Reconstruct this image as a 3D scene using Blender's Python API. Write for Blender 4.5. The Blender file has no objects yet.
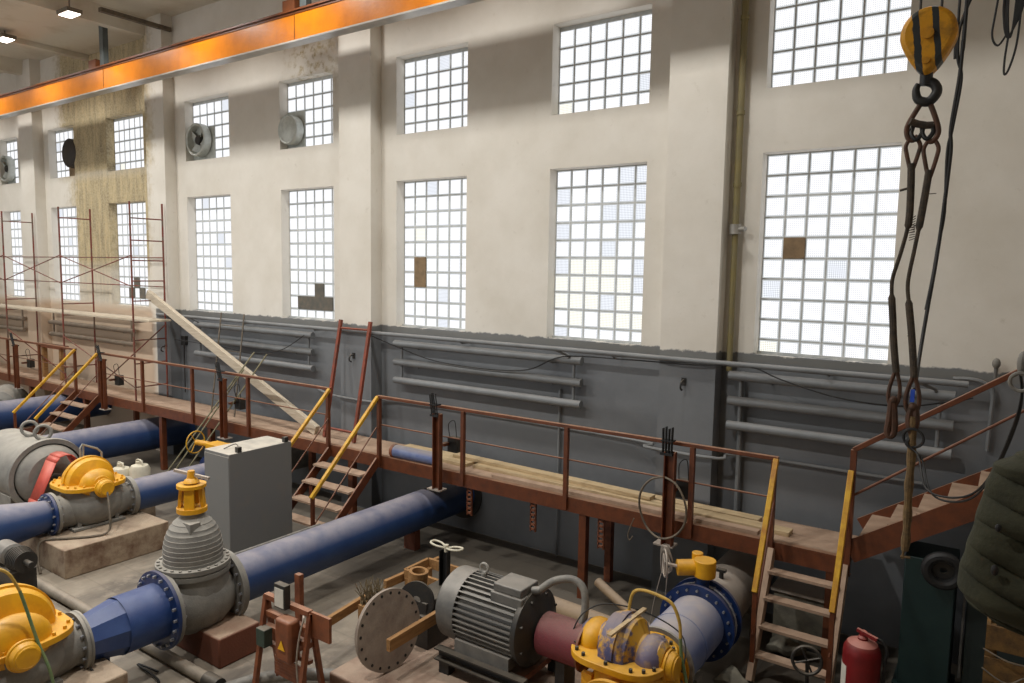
import bpy, math, random
from mathutils import Vector, Matrix
random.seed(7)
PI = math.pi
SC = bpy.context.scene
COL = SC.collection
V = Vector

# ------------------------------------------------------------------ helpers
def lin(c):
    return tuple((x / 12.92 if x <= .04045 else ((x + .055) / 1.055) ** 2.4) for x in (v / 255 for v in c)) + (1,)

class NT:
    def __init__(s, mat):
        s.nt = mat.node_tree; s.nt.nodes.clear()
    def n(s, t, **kw):
        nd = s.nt.nodes.new(t)
        for k, v in kw.items():
            if k.startswith('i_'):
                key = k[2:]
                nd.inputs[int(key) if key.isdigit() else key.replace('_', ' ')].default_value = v
            else:
                setattr(nd, k, v)
        return nd
    def l(s, a, b, ao=0, bi=0):
        o = a.outputs[ao]; i = b.inputs[bi]
        s.nt.links.new(o, i)
    def mix(s, fac, a, b):
        m = s.n('ShaderNodeMix', data_type='RGBA')
        for idx, x in ((0, fac), (6, a), (7, b)):
            if isinstance(x, tuple) and hasattr(x[0], 'outputs'):
                s.nt.links.new(x[0].outputs[x[1]], m.inputs[idx])
            else:
                m.inputs[idx].default_value = x
        return (m, 2)
    def ramp(s, src, p0, p1):
        r = s.n('ShaderNodeMapRange', i_1=p0, i_2=p1)
        s.nt.links.new(src[0].outputs[src[1]], r.inputs[0])
        return (r, 0)
    def math(s, op, a, b=None):
        m = s.n('ShaderNodeMath', operation=op)
        for idx, x in ((0, a), (1, b)):
            if x is None: continue
            if isinstance(x, tuple): s.nt.links.new(x[0].outputs[x[1]], m.inputs[idx])
            else: m.inputs[idx].default_value = x
        return (m, 0)
    def noise(s, scale, detail=5, rough=.6, stretch=None, coord='Object'):
        tc = s.n('ShaderNodeTexCoord')
        src = (tc, coord)
        if stretch:
            mp = s.n('ShaderNodeMapping'); mp.inputs['Scale'].default_value = stretch
            s.nt.links.new(tc.outputs[coord], mp.inputs[0]); src = (mp, 0)
        nz = s.n('ShaderNodeTexNoise'); nz.inputs['Scale'].default_value = scale
        nz.inputs['Detail'].default_value = detail; nz.inputs['Roughness'].default_value = rough
        s.nt.links.new(src[0].outputs[src[1]], nz.inputs['Vector'])
        return (nz, 0)

def finish(T, col, rough=.6, metal=0, bump=None, bstr=.2, bdist=.01, coat=0):
    b = T.n('ShaderNodeBsdfPrincipled'); o = T.n('ShaderNodeOutputMaterial')
    def put(sock, x):
        if isinstance(x, tuple) and len(x) == 2 and hasattr(x[0], 'outputs'):
            T.nt.links.new(x[0].outputs[x[1]], b.inputs[sock])
        else:
            b.inputs[sock].default_value = x
    put('Base Color', col); put('Roughness', rough); put('Metallic', metal)
    b.inputs['Coat Weight'].default_value = coat
    if bump:
        bp = T.n('ShaderNodeBump'); bp.inputs['Strength'].default_value = bstr; bp.inputs['Distance'].default_value = bdist
        T.nt.links.new(bump[0].outputs[bump[1]], bp.inputs['Height']); T.nt.links.new(bp.outputs[0], b.inputs['Normal'])
    T.nt.links.new(b.outputs[0], o.inputs[0])

MATS = {}
def mat(name, c, c2=None, scale=6, rough=.6, metal=0, bstr=.15, dust=None, dustc=(172, 156, 140), p=(.4, .68), stretch=None, coat=0, fine=40):
    """paint with worn patches (c2) and settled dust on upward faces"""
    m = bpy.data.materials.new(name); m.use_nodes = True; T = NT(m)
    nz = T.noise(scale, 6, .62, stretch)
    col = lin(c)
    if c2:
        col = T.mix(T.ramp(nz, *p), lin(c), lin(c2))
    if dust:
        g = T.n('ShaderNodeNewGeometry'); sx = T.n('ShaderNodeSeparateXYZ')
        T.nt.links.new(g.outputs['Normal'], sx.inputs[0])
        up = T.ramp((sx, 2), .35, 1.0)
        nd = T.ramp(T.noise(5, 4, .5), -.1, .6)
        f = T.math('MULTIPLY', T.math('MULTIPLY', up, nd), dust)
        col = T.mix(f, col, lin(dustc))
    finish(T, col, rough, metal, T.noise(fine, 4, .6), bstr, .01, coat)
    MATS[name] = m
    return m

class MB:
    def __init__(s): s.v = []; s.f = []
    def add(s, vs, fs):
        o = len(s.v); s.v += [tuple(x) for x in vs]; s.f += [tuple(i + o for i in f) for f in fs]; return s
    def box(s, x0, x1, y0, y1, z0, z1):
        return s.add([(x0,y0,z0),(x1,y0,z0),(x1,y1,z0),(x0,y1,z0),(x0,y0,z1),(x1,y0,z1),(x1,y1,z1),(x0,y1,z1)],
                     [(0,3,2,1),(4,5,6,7),(0,1,5,4),(1,2,6,5),(2,3,7,6),(3,0,4,7)])
    def bar(s, p, q, w, h, up=(0,0,1)):
        """box from p to q, w wide across, h deep along up"""
        p = V(p); q = V(q); d = (q - p).normalized(); u = V(up)
        if abs(d.dot(u)) > .99: u = V((0,1,0))
        a = d.cross(u).normalized(); b = a.cross(d).normalized()
        vs = []
        for e in (p, q):
            for i, j in ((-1,-1),(1,-1),(1,1),(-1,1)):
                vs.append(e + a * (i * w / 2) + b * (j * h / 2))
        return s.add(vs, [(0,1,2,3),(7,6,5,4),(0,4,5,1),(1,5,6,2),(2,6,7,3),(3,7,4,0)])
    def chan(s, p, q, w, h, t=.012, up=(0,0,1), side=1):
        """channel section: web and two flanges"""
        p = V(p); q = V(q); d = (q - p).normalized(); u = V(up)
        a = d.cross(u).normalized(); b = a.cross(d).normalized()
        s.bar(p, q, t, h, up)
        for k in (-1, 1):
            o = a * (side * w / 2) + b * (k * (h / 2 - t / 2))
            s.bar(p + o, q + o, w, t, up)
        return s
    def cyl(s, p, q, r, r2=None, n=20, caps=True):
        p = V(p); q = V(q); d = (q - p).normalized(); r2 = r if r2 is None else r2
        a = d.orthogonal().normalized(); b = d.cross(a)
        vs = []; 
        for e, rr in ((p, r), (q, r2)):
            for k in range(n):
                t = 2 * PI * k / n; vs.append(e + (a * math.cos(t) + b * math.sin(t)) * rr)
        fs = [(k, (k + 1) % n, n + (k + 1) % n, n + k) for k in range(n)]
        if caps: fs += [tuple(range(n - 1, -1, -1)), tuple(range(n, 2 * n))]
        return s.add(vs, fs)
    def lathe(s, prof, o, ax, n=40, a0=0, a1=2 * PI, ref=None):
        """prof: (radius, offset along ax)"""
        o = V(o); d = V(ax).normalized(); a = V(ref).normalized() if ref else d.orthogonal().normalized(); b = d.cross(a)
        full = abs(a1 - a0) > 6.28; m = n if full else n + 1
        vs = []; 
        for r, t in prof:
            for k in range(m):
                g = a0 + (a1 - a0) * k / n
                vs.append(o + d * t + (a * math.cos(g) + b * math.sin(g)) * max(r, 1e-4))
        fs = []
        for i in range(len(prof) - 1):
            for k in range(n):
                k2 = (k + 1) % m if full else k + 1
                fs.append((i*m + k, i*m + k2, (i+1)*m + k2, (i+1)*m + k))
        return s.add(vs, fs)
    def tube(s, pts, r, n=8, closed=False, caps=True):
        pts = [V(p) for p in pts]; L = len(pts); vs = []; u = None
        for i, p in enumerate(pts):
            if closed: d = (pts[(i+1) % L] - pts[i-1]).normalized()
            else: d = (pts[min(i+1, L-1)] - pts[max(i-1, 0)]).normalized()
            if u is None: u = d.orthogonal().normalized()
            u = (u - d * u.dot(d)).normalized(); w = d.cross(u)
            rr = r(i / (L - 1)) if callable(r) else r
            for k in range(n):
                t = 2 * PI * k / n; vs.append(p + (u * math.cos(t) + w * math.sin(t)) * rr)
        fs = []
        for i in range(L if closed else L - 1):
            j = (i + 1) % L
            for k in range(n):
                fs.append((i*n + k, i*n + (k+1) % n, j*n + (k+1) % n, j*n + k))
        if caps and not closed: fs += [tuple(range(n-1, -1, -1)), tuple((L-1)*n + k for k in range(n))]
        return s.add(vs, fs)
    def ring(s, c, ax, R, r, N=32, n=8):
        d = V(ax).normalized(); a = d.orthogonal().normalized(); b = d.cross(a)
        return s.tube([V(c) + (a * math.cos(2*PI*k/N) + b * math.sin(2*PI*k/N)) * R for k in range(N)], r, n, True)
    def ball(s, c, r, nu=20, nv=12):
        r = (r, r, r) if not hasattr(r, '__len__') else r
        vs = []; fs = []
        for i in range(nv + 1):
            th = PI * i / nv
            for k in range(nu):
                ph = 2 * PI * k / nu
                vs.append((c[0] + r[0]*math.sin(th)*math.cos(ph), c[1] + r[1]*math.sin(th)*math.sin(ph), c[2] + r[2]*math.cos(th)))
        for i in range(nv):
            for k in range(nu):
                fs.append((i*nu + k, (i+1)*nu + k, (i+1)*nu + (k+1) % nu, i*nu + (k+1) % nu))
        return s.add(vs, fs)
    def prism(s, poly, off):
        n = len(poly); off = V(off); P = [V(p) for p in poly]
        return s.add(P + [p + off for p in P], [tuple(range(n-1, -1, -1)), tuple(range(n, 2*n))] + [(k, (k+1) % n, n + (k+1) % n, n + k) for k in range(n)])
    def flange(s, c, ax, R, t, nb=16, bolts=True, rin=None, n=40):
        """disc flange centred on c"""
        c = V(c); d = V(ax).normalized()
        rin = 0 if rin is None else rin
        s.lathe([(rin, -t/2), (R, -t/2), (R, t/2), (rin, t/2), (rin, -t/2)], c, d, n)
        return s
    def bolts(s, c, ax, R, t, nb, br=.016, head=.02):
        c = V(c); d = V(ax).normalized(); a = d.orthogonal().normalized(); b = d.cross(a)
        for k in range(nb):
            g = 2*PI*(k + .5)/nb; p = c + (a*math.cos(g) + b*math.sin(g))*R
            s.cyl(p - d*(t/2 + head), p + d*(t/2 + head), br, n=6)
        return s

def smooth(pts, k=6):
    P = [V(p) for p in pts]; out = []
    for i in range(len(P) - 1):
        p0 = P[max(i-1, 0)]; p1 = P[i]; p2 = P[i+1]; p3 = P[min(i+2, len(P)-1)]
        for j in range(k):
            t = j / k
            out.append(.5 * ((2*p1) + (p2-p0)*t + (2*p0-5*p1+4*p2-p3)*t*t + (3*p1-p0-3*p2+p3)*t**3))
    out.append(P[-1]); return out

def wloc(o):
    p = V((0,0,0))
    while o is not None: p = p + o.location; o = o.parent
    return p

def build(mb, name, m, parent=None, bevel=0, loc=None):
    """one mesh object from world-space geometry"""
    off = wloc(parent) if parent else V((0,0,0))
    base = V(loc) if loc is not None else V((0,0,0))
    me = bpy.data.meshes.new(name)
    me.from_pydata([tuple(V(p) - off - base) for p in mb.v], [], mb.f)
    ms = m if isinstance(m, list) else [m]
    for x in ms: me.materials.append(MATS[x] if isinstance(x, str) else x)
    me.validate(); 
    import bmesh
    bm = bmesh.new(); bm.from_mesh(me); bmesh.ops.recalc_face_normals(bm, faces=bm.faces); bm.to_mesh(me); bm.free()
    me.polygons.foreach_set('use_smooth', [True] * len(me.polygons))
    me.set_sharp_from_angle(angle=math.radians(32))
    o = bpy.data.objects.new(name, me); COL.objects.link(o)
    o.parent = parent
    o.location = base
    if bevel:
        b = o.modifiers.new('edge', 'BEVEL'); b.width = bevel; b.segments = 2; b.limit_method = 'ANGLE'; b.angle_limit = math.radians(40)
    return o

def bolt_objs(parent, m, pts, ax, t, br=.016, head=.02):
    d = V(ax).normalized(); me = None
    for p in pts:
        if me is None:
            mb = MB().cyl(d*-(t/2 + head), d*(t/2 + head), br, n=6 if head > .005 else 12); o = build(mb, 'bolt' if head > .005 else 'bolt_hole', m, None); me = o.data
        else:
            o = bpy.data.objects.new(me.name.split('.')[0], me); COL.objects.link(o)
        o.parent = parent; o.location = V(p) - wloc(parent)
def bolt_ring(parent, m, c, ax, R, t, nb, br=.016, head=.02):
    c = V(c); d = V(ax).normalized(); a = d.orthogonal().normalized(); b = d.cross(a)
    bolt_objs(parent, m, [c + (a*math.cos(2*PI*(k+.5)/nb) + b*math.sin(2*PI*(k+.5)/nb))*R for k in range(nb)], ax, t, br, head)

def tag(o, label, cat, group=None):
    o['label'] = label; o['category'] = cat
    if group: o['group'] = group
    return o
def thing(name, loc, label, cat, group=None):
    o = bpy.data.objects.new(name, None); o.empty_display_size = .1; COL.objects.link(o); o.location = loc
    return tag(o, label, cat, group)
def struct(mb, name, m, parent=None, **k):
    o = build(mb, name, m, parent, **k); o['kind'] = 'structure'; return o
def dup(root, loc, label=None, group=None):
    r = root.copy(); COL.objects.link(r); r.location = loc
    if label: r['label'] = label
    if group: r['group'] = group
    for ch in list(root.children):
        c = ch.copy(); COL.objects.link(c); c.parent = r
        for g in list(ch.children):
            d = g.copy(); COL.objects.link(d); d.parent = c
    return r

# ------------------------------------------------------------------ materials
mat('blue_paint', (36, 60, 104), (46, 70, 112), 3, .42, 0, .08, dust=.85, dustc=(158, 152, 156))
mat('clean_blue', (38, 64, 118), (50, 76, 128), 6, .42, 0, .1, dust=.25, dustc=(150, 150, 160))
mat('navy_paint', (22, 46, 94), (32, 58, 108), 8, .4, 0, .1, dust=.3)
mat('pale_blue_paint', (112, 124, 158), (84, 100, 148), 5, .6, 0, .2, dust=.85, dustc=(185, 175, 168))
mat('cream_pipe', (168, 156, 144), (140, 132, 124), 4, .6, 0, .15, dust=.6, dustc=(190, 178, 165))
mat('yellow_paint', (226, 166, 22), (200, 140, 24), 5, .45, 0, .12, dust=.25, dustc=(205, 180, 130))
mat('yellow_rail', (206, 160, 34), (168, 112, 30), 7, .45, 0, .12, dust=.2, dustc=(225, 190, 120))
mat('peeling_yellow', (206, 156, 40), (78, 78, 116), 4, .6, 0, .3, p=(.46, .53), dust=.4, dustc=(190, 170, 140))
mat('purple_worn', (104, 98, 128), (168, 140, 96), 6, .65, 0, .3, p=(.5, .7), dust=.5)
mat('brown_paint', (108, 58, 32), (84, 46, 28), 7, .45, 0, .12, dust=.55, dustc=(186, 150, 122))
mat('rust_brown', (104, 58, 38), (140, 82, 52), 9, .6, 0, .25, dust=.4)
mat('orange_box', (130, 74, 44), (104, 60, 40), 9, .5, 0, .15, dust=.5, dustc=(190, 150, 125))
mat('grey_casting', (128, 126, 120), (110, 108, 104), 6, .7, 0, .3, dust=.8, dustc=(170, 164, 153), fine=60)
mat('grey_metal', (112, 110, 106), (92, 92, 90), 8, .5, .2, .15, dust=.6, dustc=(168, 160, 150))
mat('light_steel', (168, 164, 156), (140, 138, 132), 10, .4, .3, .15)
mat('dark_steel', (46, 46, 46), (60, 56, 50), 9, .5, .3, .2, dust=.5, dustc=(140, 130, 116))
mat('black_rubber', (22, 22, 23), (34, 33, 32), 9, .6, 0, .2)
mat('bolt_steel', (165, 165, 168), (110, 112, 118), 20, .4, .4, .1)
mat('cabinet_grey', (114, 114, 112), (124, 118, 110), 3, .5, 0, .05, dust=.9, dustc=(200, 192, 178), p=(.55, .8))
mat('dado_grey', (122, 125, 127), (108, 111, 113), 2.5, .55, 0, .08, dust=.2)
mat('cream_paint', (205, 192, 172), (190, 176, 156), 3, .7, 0, .08)
mat('brown_radiator', (146, 132, 116), (128, 116, 102), 4, .7, 0, .1)
mat('deck_plate', (176, 150, 128), (150, 124, 104), 4, .75, 0, .25, p=(.35, .7))
mat('wood_pale', (196, 174, 138), (170, 146, 110), 6, .7, 0, .2, stretch=(.4, 8, 8))
mat('wood_white', (198, 186, 166), (176, 160, 138), 6, .7, 0, .2, stretch=(.5, 6, 6))
mat('wood_brown', (160, 120, 74), (130, 94, 56), 6, .7, 0, .2, stretch=(6, .6, 6))
mat('plywood', (146, 122, 92), (122, 102, 78), 8, .8, 0, .2)
mat('board_grey', (92, 90, 84), (112, 104, 92), 8, .8, 0, .2)
mat('scaffold_red', (122, 58, 46), (110, 92, 78), 5, .6, .1, .2, p=(.45, .6))
mat('ladder_red', (138, 66, 44), (104, 60, 46), 9, .6, 0, .2)
mat('thin_steel', (112, 100, 84), (82, 76, 68), 12, .6, .1, .2)
mat('rod_pale', (150, 144, 116), (120, 116, 92), 12, .6, 0, .2)
mat('girder_orange', (204, 118, 10), (186, 104, 16), 3, .32, 0, .18, fine=26)
mat('girder_dark', (104, 54, 20), (84, 46, 22), 5, .5, 0, .1)
mat('flange_pale', (190, 186, 178), (160, 158, 154), 2, .3, .2, .1)
mat('hook_yellow', (196, 136, 22), (120, 86, 30), 14, .5, .1, .3, p=(.5, .75))
mat('hook_black', (34, 36, 38), (56, 54, 50), 12, .5, .3, .2)
mat('chain_rust', (92, 62, 46), (64, 52, 44), 16, .6, .3, .3)
mat('sling_dark', (58, 52, 46), (82, 70, 56), 30, .8, 0, .5, fine=120)
mat('rope_tan', (120, 96, 62), (86, 70, 48), 30, .9, 0, .5, fine=120)
mat('red_guard', (206, 88, 72), (186, 74, 62), 6, .5, 0, .1, dust=.3)
mat('maroon_mesh', (120, 48, 56), (104, 52, 56), 60, .7, 0, .5, dust=.3, fine=120)
mat('extinguisher_red', (122, 14, 18), (104, 12, 16), 6, .5, 0, .08, dust=1.0, dustc=(186, 128, 116))
mat('white_plastic', (206, 200, 180), (190, 184, 165), 6, .5)
mat('red_brick_paint', (112, 64, 46), (106, 62, 44), 6, .75, 0, .3, dust=.8, dustc=(178, 156, 134))
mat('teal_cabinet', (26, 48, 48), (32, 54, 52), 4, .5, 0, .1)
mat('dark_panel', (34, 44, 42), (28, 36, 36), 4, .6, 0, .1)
mat('jacket_olive', (48, 48, 30), (38, 39, 25), 9, .9, 0, .5, fine=30)
mat('crate_wood', (110, 80, 38), (70, 50, 28), 10, .8, 0, .3)
mat('hose_yellow', (196, 158, 70), (170, 140, 70), 12, .5)
mat('hose_green', (96, 128, 92), (120, 130, 84), 8, .5)
mat('hose_grey', (132, 128, 120), (108, 106, 102), 12, .6)
mat('straw', (120, 104, 76), (88, 76, 56), 30, .9)
mat('pipe_floor', (140, 132, 118), (120, 112, 100), 6, .6, .1, .2, dust=.4)
mat('pipe_sand', (150, 128, 100), (130, 108, 84), 6, .7, 0, .2, dust=.5)
mat('gas_yellow', (134, 122, 78), (122, 114, 88), 3, .6, 0, .1)
mat('disc_steel', (158, 145, 132), (130, 116, 106), 5, .7, .1, .25, stretch=(6, 1, 1), p=(.35, .7))
mat('concrete_plinth', (160, 142, 120), (110, 84, 66), 3.5, .85, 0, .6, p=(.42, .66), dust=.6, dustc=(178, 160, 140))
mat('pink_plinth', (158, 134, 116), (112, 76, 60), 3.5, .85, 0, .4, p=(.42, .66), dust=.4, dustc=(176, 160, 142))
mat('stone_grey', (130, 126, 112), (104, 100, 90), 6, .9, 0, .5)
mat('fan_white', (206, 210, 204), (180, 184, 178), 7, .5, .1, .1)
mat('fan_dark', (48, 44, 40), (62, 54, 46), 7, .6)
mat('ceiling_white', (212, 206, 192), (190, 180, 160), 1.2, .85, 0, .15, p=(.5, .75))
mat('mortar_grey', (206, 208, 206), (180, 184, 184), 8, .8)
mat('lamp_case', (120, 112, 100), None, 5, .5, .2)
mat('blue_strap', (40, 80, 190), None, 5, .6)
mat('white_sign', (212, 208, 196), (190, 186, 176), 6, .6)
mat('warn_yellow', (236, 180, 30), None, 5, .6)
mat('green_box', (58, 72, 62), (48, 60, 52), 6, .6, dust=.5)
mat('hanger_grey', (92, 100, 100), (80, 86, 86), 5, .5)

def emis(name, c, st):
    m = bpy.data.materials.new(name); m.use_nodes = True; T = NT(m)
    e = T.n('ShaderNodeEmission', i_0=lin(c), i_1=st); o = T.n('ShaderNodeOutputMaterial'); T.l(e, o); MATS[name] = m
emis('lamp_glow', (255, 244, 232), 10)

# glass blocks: daylight coming through ribbed glass
def glass(name, tint, st):
    m = bpy.data.materials.new(name); m.use_nodes = True; T = NT(m)
    tc = T.n('ShaderNodeTexCoord')
    wv = T.n('ShaderNodeTexWave', wave_type='BANDS', bands_direction='Z'); wv.inputs['Scale'].default_value = 14; wv.inputs['Distortion'].default_value = 1.0
    T.nt.links.new(tc.outputs['Object'], wv.inputs['Vector'])
    wx = T.n('ShaderNodeTexWave', wave_type='BANDS', bands_direction='X'); wx.inputs['Scale'].default_value = 14
    T.nt.links.new(tc.outputs['Object'], wx.inputs['Vector'])
    ribs = T.math('MULTIPLY', T.ramp((wv, 1), -1.6, .7), T.ramp((wx, 1), -1.6, .7))
    c = lin(tint)
    s = T.math('MULTIPLY', ribs, st)
    e = T.n('ShaderNodeEmission'); e.inputs[0].default_value = c; T.nt.links.new(s[0].outputs[s[1]], e.inputs[1])
    g = T.n('ShaderNodeBsdfGlossy', i_1=.15); ad = T.n('ShaderNodeMixShader', i_0=.06)
    T.nt.links.new(e.outputs[0], ad.inputs[1]); T.nt.links.new(g.outputs[0], ad.inputs[2])
    o = T.n('ShaderNodeOutputMaterial'); T.l(ad, o); MATS[name] = m
glass('glass_block', (250, 251, 255), 1.3)
glass('glass_block_dim', (238, 242, 250), 1.15)
emis('glass_edge', (222, 226, 228), .72)
glass('glass_block_warm', (250, 248, 236), 1.28)

# back wall: cream render, grey dado, damp-stained bay
def wall_material():
    m = bpy.data.materials.new('wall_plaster'); m.use_nodes = True; T = NT(m)
    tc = T.n('ShaderNodeTexCoord'); sx = T.n('ShaderNodeSeparateXYZ'); T.nt.links.new(tc.outputs['Object'], sx.inputs[0])
    n1 = T.noise(1.3, 6, .6); n2 = T.noise(7, 5, .65); n3 = T.noise(2.2, 7, .7, (3.0, 1, .5))
    base = T.mix(T.ramp(n1, .35, .7), lin((226, 221, 211)), lin((214, 208, 196)))
    base = T.mix(T.ramp(n2, .62, .8), base, lin((203, 196, 183)))
    # stained bay
    def band(src, a, b, w):
        lo = T.ramp(src, a - w, a + w); hi = T.ramp(src, b + w, b - w)
        return T.math('MULTIPLY', lo, hi)
    xj = T.math('ADD', (sx, 0), T.math('MULTIPLY', T.math('SUBTRACT', n2, .5), 1.1))
    up = T.math('MULTIPLY', band(xj, -20.4, -15.75, .25), T.ramp((sx, 2), 6.2, 6.5))
    dn = T.math('MULTIPLY', band(xj, -19.9, -16.0, .3), band((sx, 2), 4.0, 6.5, .3))
    low = T.math('MULTIPLY', band(xj, -19.9, -17.6, .5), band((sx, 2), 3.0, 4.6, .5))
    stf = T.math('MAXIMUM', up, T.math('MAXIMUM', dn, T.math('MULTIPLY', low, .5)))
    b2 = T.math('MULTIPLY', band(xj, -11.2, -9.95, .3), band((sx, 2), 7.4, 8.6, .3))
    stf = T.math('MAXIMUM', stf, T.math('MULTIPLY', b2, T.ramp(n2, .48, .62)))
    stc = T.mix(T.ramp(n3, .4, .62), lin((192, 172, 126)), lin((126, 110, 76)))
    stc = T.mix(T.ramp(n2, .5, .7), stc, lin((150, 134, 96)))
    spk = T.ramp(T.noise(22, 4, .7), .42, .56)
    stc = T.mix(T.math('MULTIPLY', spk, .45), stc, lin((206, 192, 160)))
    base = T.mix(T.math('MULTIPLY', stf, .92), base, stc)
    # pinkish lower wall behind the scaffold
    lowl = T.math('MULTIPLY', T.ramp((sx, 0), -15.7, -15.9), T.ramp((sx, 2), 3.3, 3.1))
    base = T.mix(lowl, base, lin((206, 184, 160)))
    # grey dado with an uneven brushed edge
    ze = T.math('ADD', (sx, 2), T.math('MULTIPLY', T.math('SUBTRACT', n2, .5), .12))
    d = T.math('MULTIPLY', T.ramp(ze, 3.235, 3.215), T.ramp((sx, 0), -15.72, -15.68))
    gcol = T.mix(T.ramp(n1, .4, .7), lin((116, 119, 122)), lin((102, 105, 109)))
    wv = T.n('ShaderNodeTexNoise'); 
    bandy = T.math('MULTIPLY', band((sx, 2), 1.62, 1.86, .04), .55)
    gcol = T.mix(bandy, gcol, lin((86, 89, 92)))
    edge = T.math('MULTIPLY', band((sx, 2), 3.12, 3.22, .02), .5)
    gcol = T.mix(edge, gcol, lin((122, 120, 112)))
    base = T.mix(d, base, gcol)
    r = T.n('ShaderNodeMapRange', i_3=.85, i_4=.5); T.nt.links.new(d[0].outputs[0], r.inputs[0])
    finish(T, base, (r, 0), 0, n2, .12, .02)
    MATS['wall_plaster'] = m
wall_material()

def floor_material():
    m = bpy.data.materials.new('floor_concrete'); m.use_nodes = True; T = NT(m)
    n1 = T.noise(.7, 7, .65); n2 = T.noise(3.2, 6, .7); n3 = T.noise(1.1, 6, .6, (1, .3, 1))
    c = T.mix(T.ramp(n1, .35, .65), lin((154, 143, 127)), lin((124, 115, 103)))
    c = T.mix(T.ramp(n3, .52, .7), c, lin((86, 80, 74)))
    c = T.mix(T.ramp(n2, .5, .8), c, lin((164, 152, 136)))
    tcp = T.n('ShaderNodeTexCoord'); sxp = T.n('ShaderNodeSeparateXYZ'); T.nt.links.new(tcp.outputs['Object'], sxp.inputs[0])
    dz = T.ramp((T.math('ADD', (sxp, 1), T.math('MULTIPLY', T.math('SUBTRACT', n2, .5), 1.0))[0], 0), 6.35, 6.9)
    c = T.mix(T.math('MULTIPLY', dz, .75), c, lin((74, 69, 62)))  # darker by the back wall: dirt edge, with walkway shade put into the colour
    tc = T.n('ShaderNodeTexCoord'); br = T.n('ShaderNodeTexBrick', offset=0, squash=1)
    br.inputs['Scale'].default_value = .5; br.inputs['Mortar Size'].default_value = .006
    br.inputs['Color1'].default_value = (1,1,1,1); br.inputs['Color2'].default_value = (1,1,1,1); br.inputs['Mortar'].default_value = (0,0,0,1)
    T.nt.links.new(tc.outputs['Object'], br.inputs['Vector'])
    c2 = T.n('ShaderNodeMix', data_type='RGBA', blend_type='MULTIPLY'); c2.inputs[0].default_value = .12
    T.nt.links.new(c[0].outputs[c[1]], c2.inputs[6]); T.nt.links.new(br.outputs[0], c2.inputs[7])
    r = T.n('ShaderNodeMapRange', i_3=.75, i_4=.45); T.nt.links.new(n3[0].outputs[0], r.inputs[0])
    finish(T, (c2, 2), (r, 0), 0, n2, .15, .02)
    MATS['floor_concrete'] = m
floor_material()

def stripes_material():
    """yellow pulley cover with slanting black warning bands"""
    m = bpy.data.materials.new('hook_stripes'); m.use_nodes = True; T = NT(m)
    tc = T.n('ShaderNodeTexCoord'); sx = T.n('ShaderNodeSeparateXYZ'); T.nt.links.new(tc.outputs['Object'], sx.inputs[0])
    n = T.noise(14, 5, .65)
    k = T.math('ADD', T.math('ADD', T.math('MULTIPLY', (sx, 0), 1.0), T.math('MULTIPLY', (sx, 2), .12)), T.math('MULTIPLY', T.math('SUBTRACT', n, .5), .02))
    f = None
    for a, b in ((-.066, -.032), (.028, .06)):
        g = T.math('MULTIPLY', T.math('GREATER_THAN', k, a), T.math('LESS_THAN', k, b)); f = g if f is None else T.math('MAXIMUM', f, g)
    y = T.mix(T.ramp(n, .45, .72), lin((206, 146, 22)), lin((132, 94, 30)))
    c = T.mix(f, y, lin((38, 44, 46)))
    finish(T, c, .5, .1, T.noise(40, 4), .25); MATS['hook_stripes'] = m
stripes_material()

# ------------------------------------------------------------------ setting
XL, XR, YB = -30.0, 2.5, 9.0
GRY = 9.2
LOW = [(-24.12, -22.95), (-21.1, -19.72), (-18.1, -16.45), (-14.78, -13.23), (-11.64, -10.17), (-8.63, -7.14), (-5.62, -4.12), (-2.62, -1.14)]
LZ, UZ = (3.22, 5.65), (6.4, 7.65)

def wall_back():
    mb = MB(); T = 9.42; ZT = 9.6
    xs = sorted({XL, XR} | {x for w in LOW for x in w}); zs = [0, LZ[0], LZ[1], UZ[0], UZ[1], ZT]
    wins = set(LOW)
    for i in range(len(xs) - 1):
        a, b = xs[i], xs[i+1]
        if (a, b) in wins:
            for z0, z1 in ((0, LZ[0]), (LZ[1], UZ[0]), (UZ[1], ZT)):
                mb.add([(a,YB,z0),(b,YB,z0),(b,YB,z1),(a,YB,z1)], [(0,1,2,3)])
            for z0, z1 in (LZ, UZ):
                mb.add([(a,YB,z0),(a,YB,z1),(a,T,z1),(a,T,z0)], [(0,1,2,3)])
                mb.add([(b,YB,z0),(b,T,z0),(b,T,z1),(b,YB,z1)], [(0,1,2,3)])
                mb.add([(a,YB,z1),(b,YB,z1),(b,T,z1),(a,T,z1)], [(0,1,2,3)])
                mb.add([(a,YB,z0),(a,T,z0),(b,T,z0),(b,YB,z0)], [(0,1,2,3)])
        else:
            mb.add([(a,YB,0),(b,YB,0),(b,YB,ZT),(a,YB,ZT)], [(0,1,2,3)])
    o = build(mb, 'wall_back', 'wall_plaster'); o['kind'] = 'structure'
wall_back()
struct(MB().box(XL - .3, XL, -3, YB + .4, 0, 9.6), 'wall_left', 'wall_plaster')
struct(MB().box(2.2, 2.5, -8, YB, 0, 9.6), 'wall_blocker_right', 'wall_plaster')  # unseen end wall, added to keep light off the lower right
struct(MB().box(-7, 2.5, -7.6, -7.3, 0, 9.6), 'wall_blocker_front', 'wall_plaster')  # unseen part wall behind the camera, added to cut world light
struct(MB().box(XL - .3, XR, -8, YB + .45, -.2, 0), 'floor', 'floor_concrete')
struct(MB().box(XL - .3, XR, -8, YB + .45, 9.45, 9.6), 'ceiling', 'ceiling_white')
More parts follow.
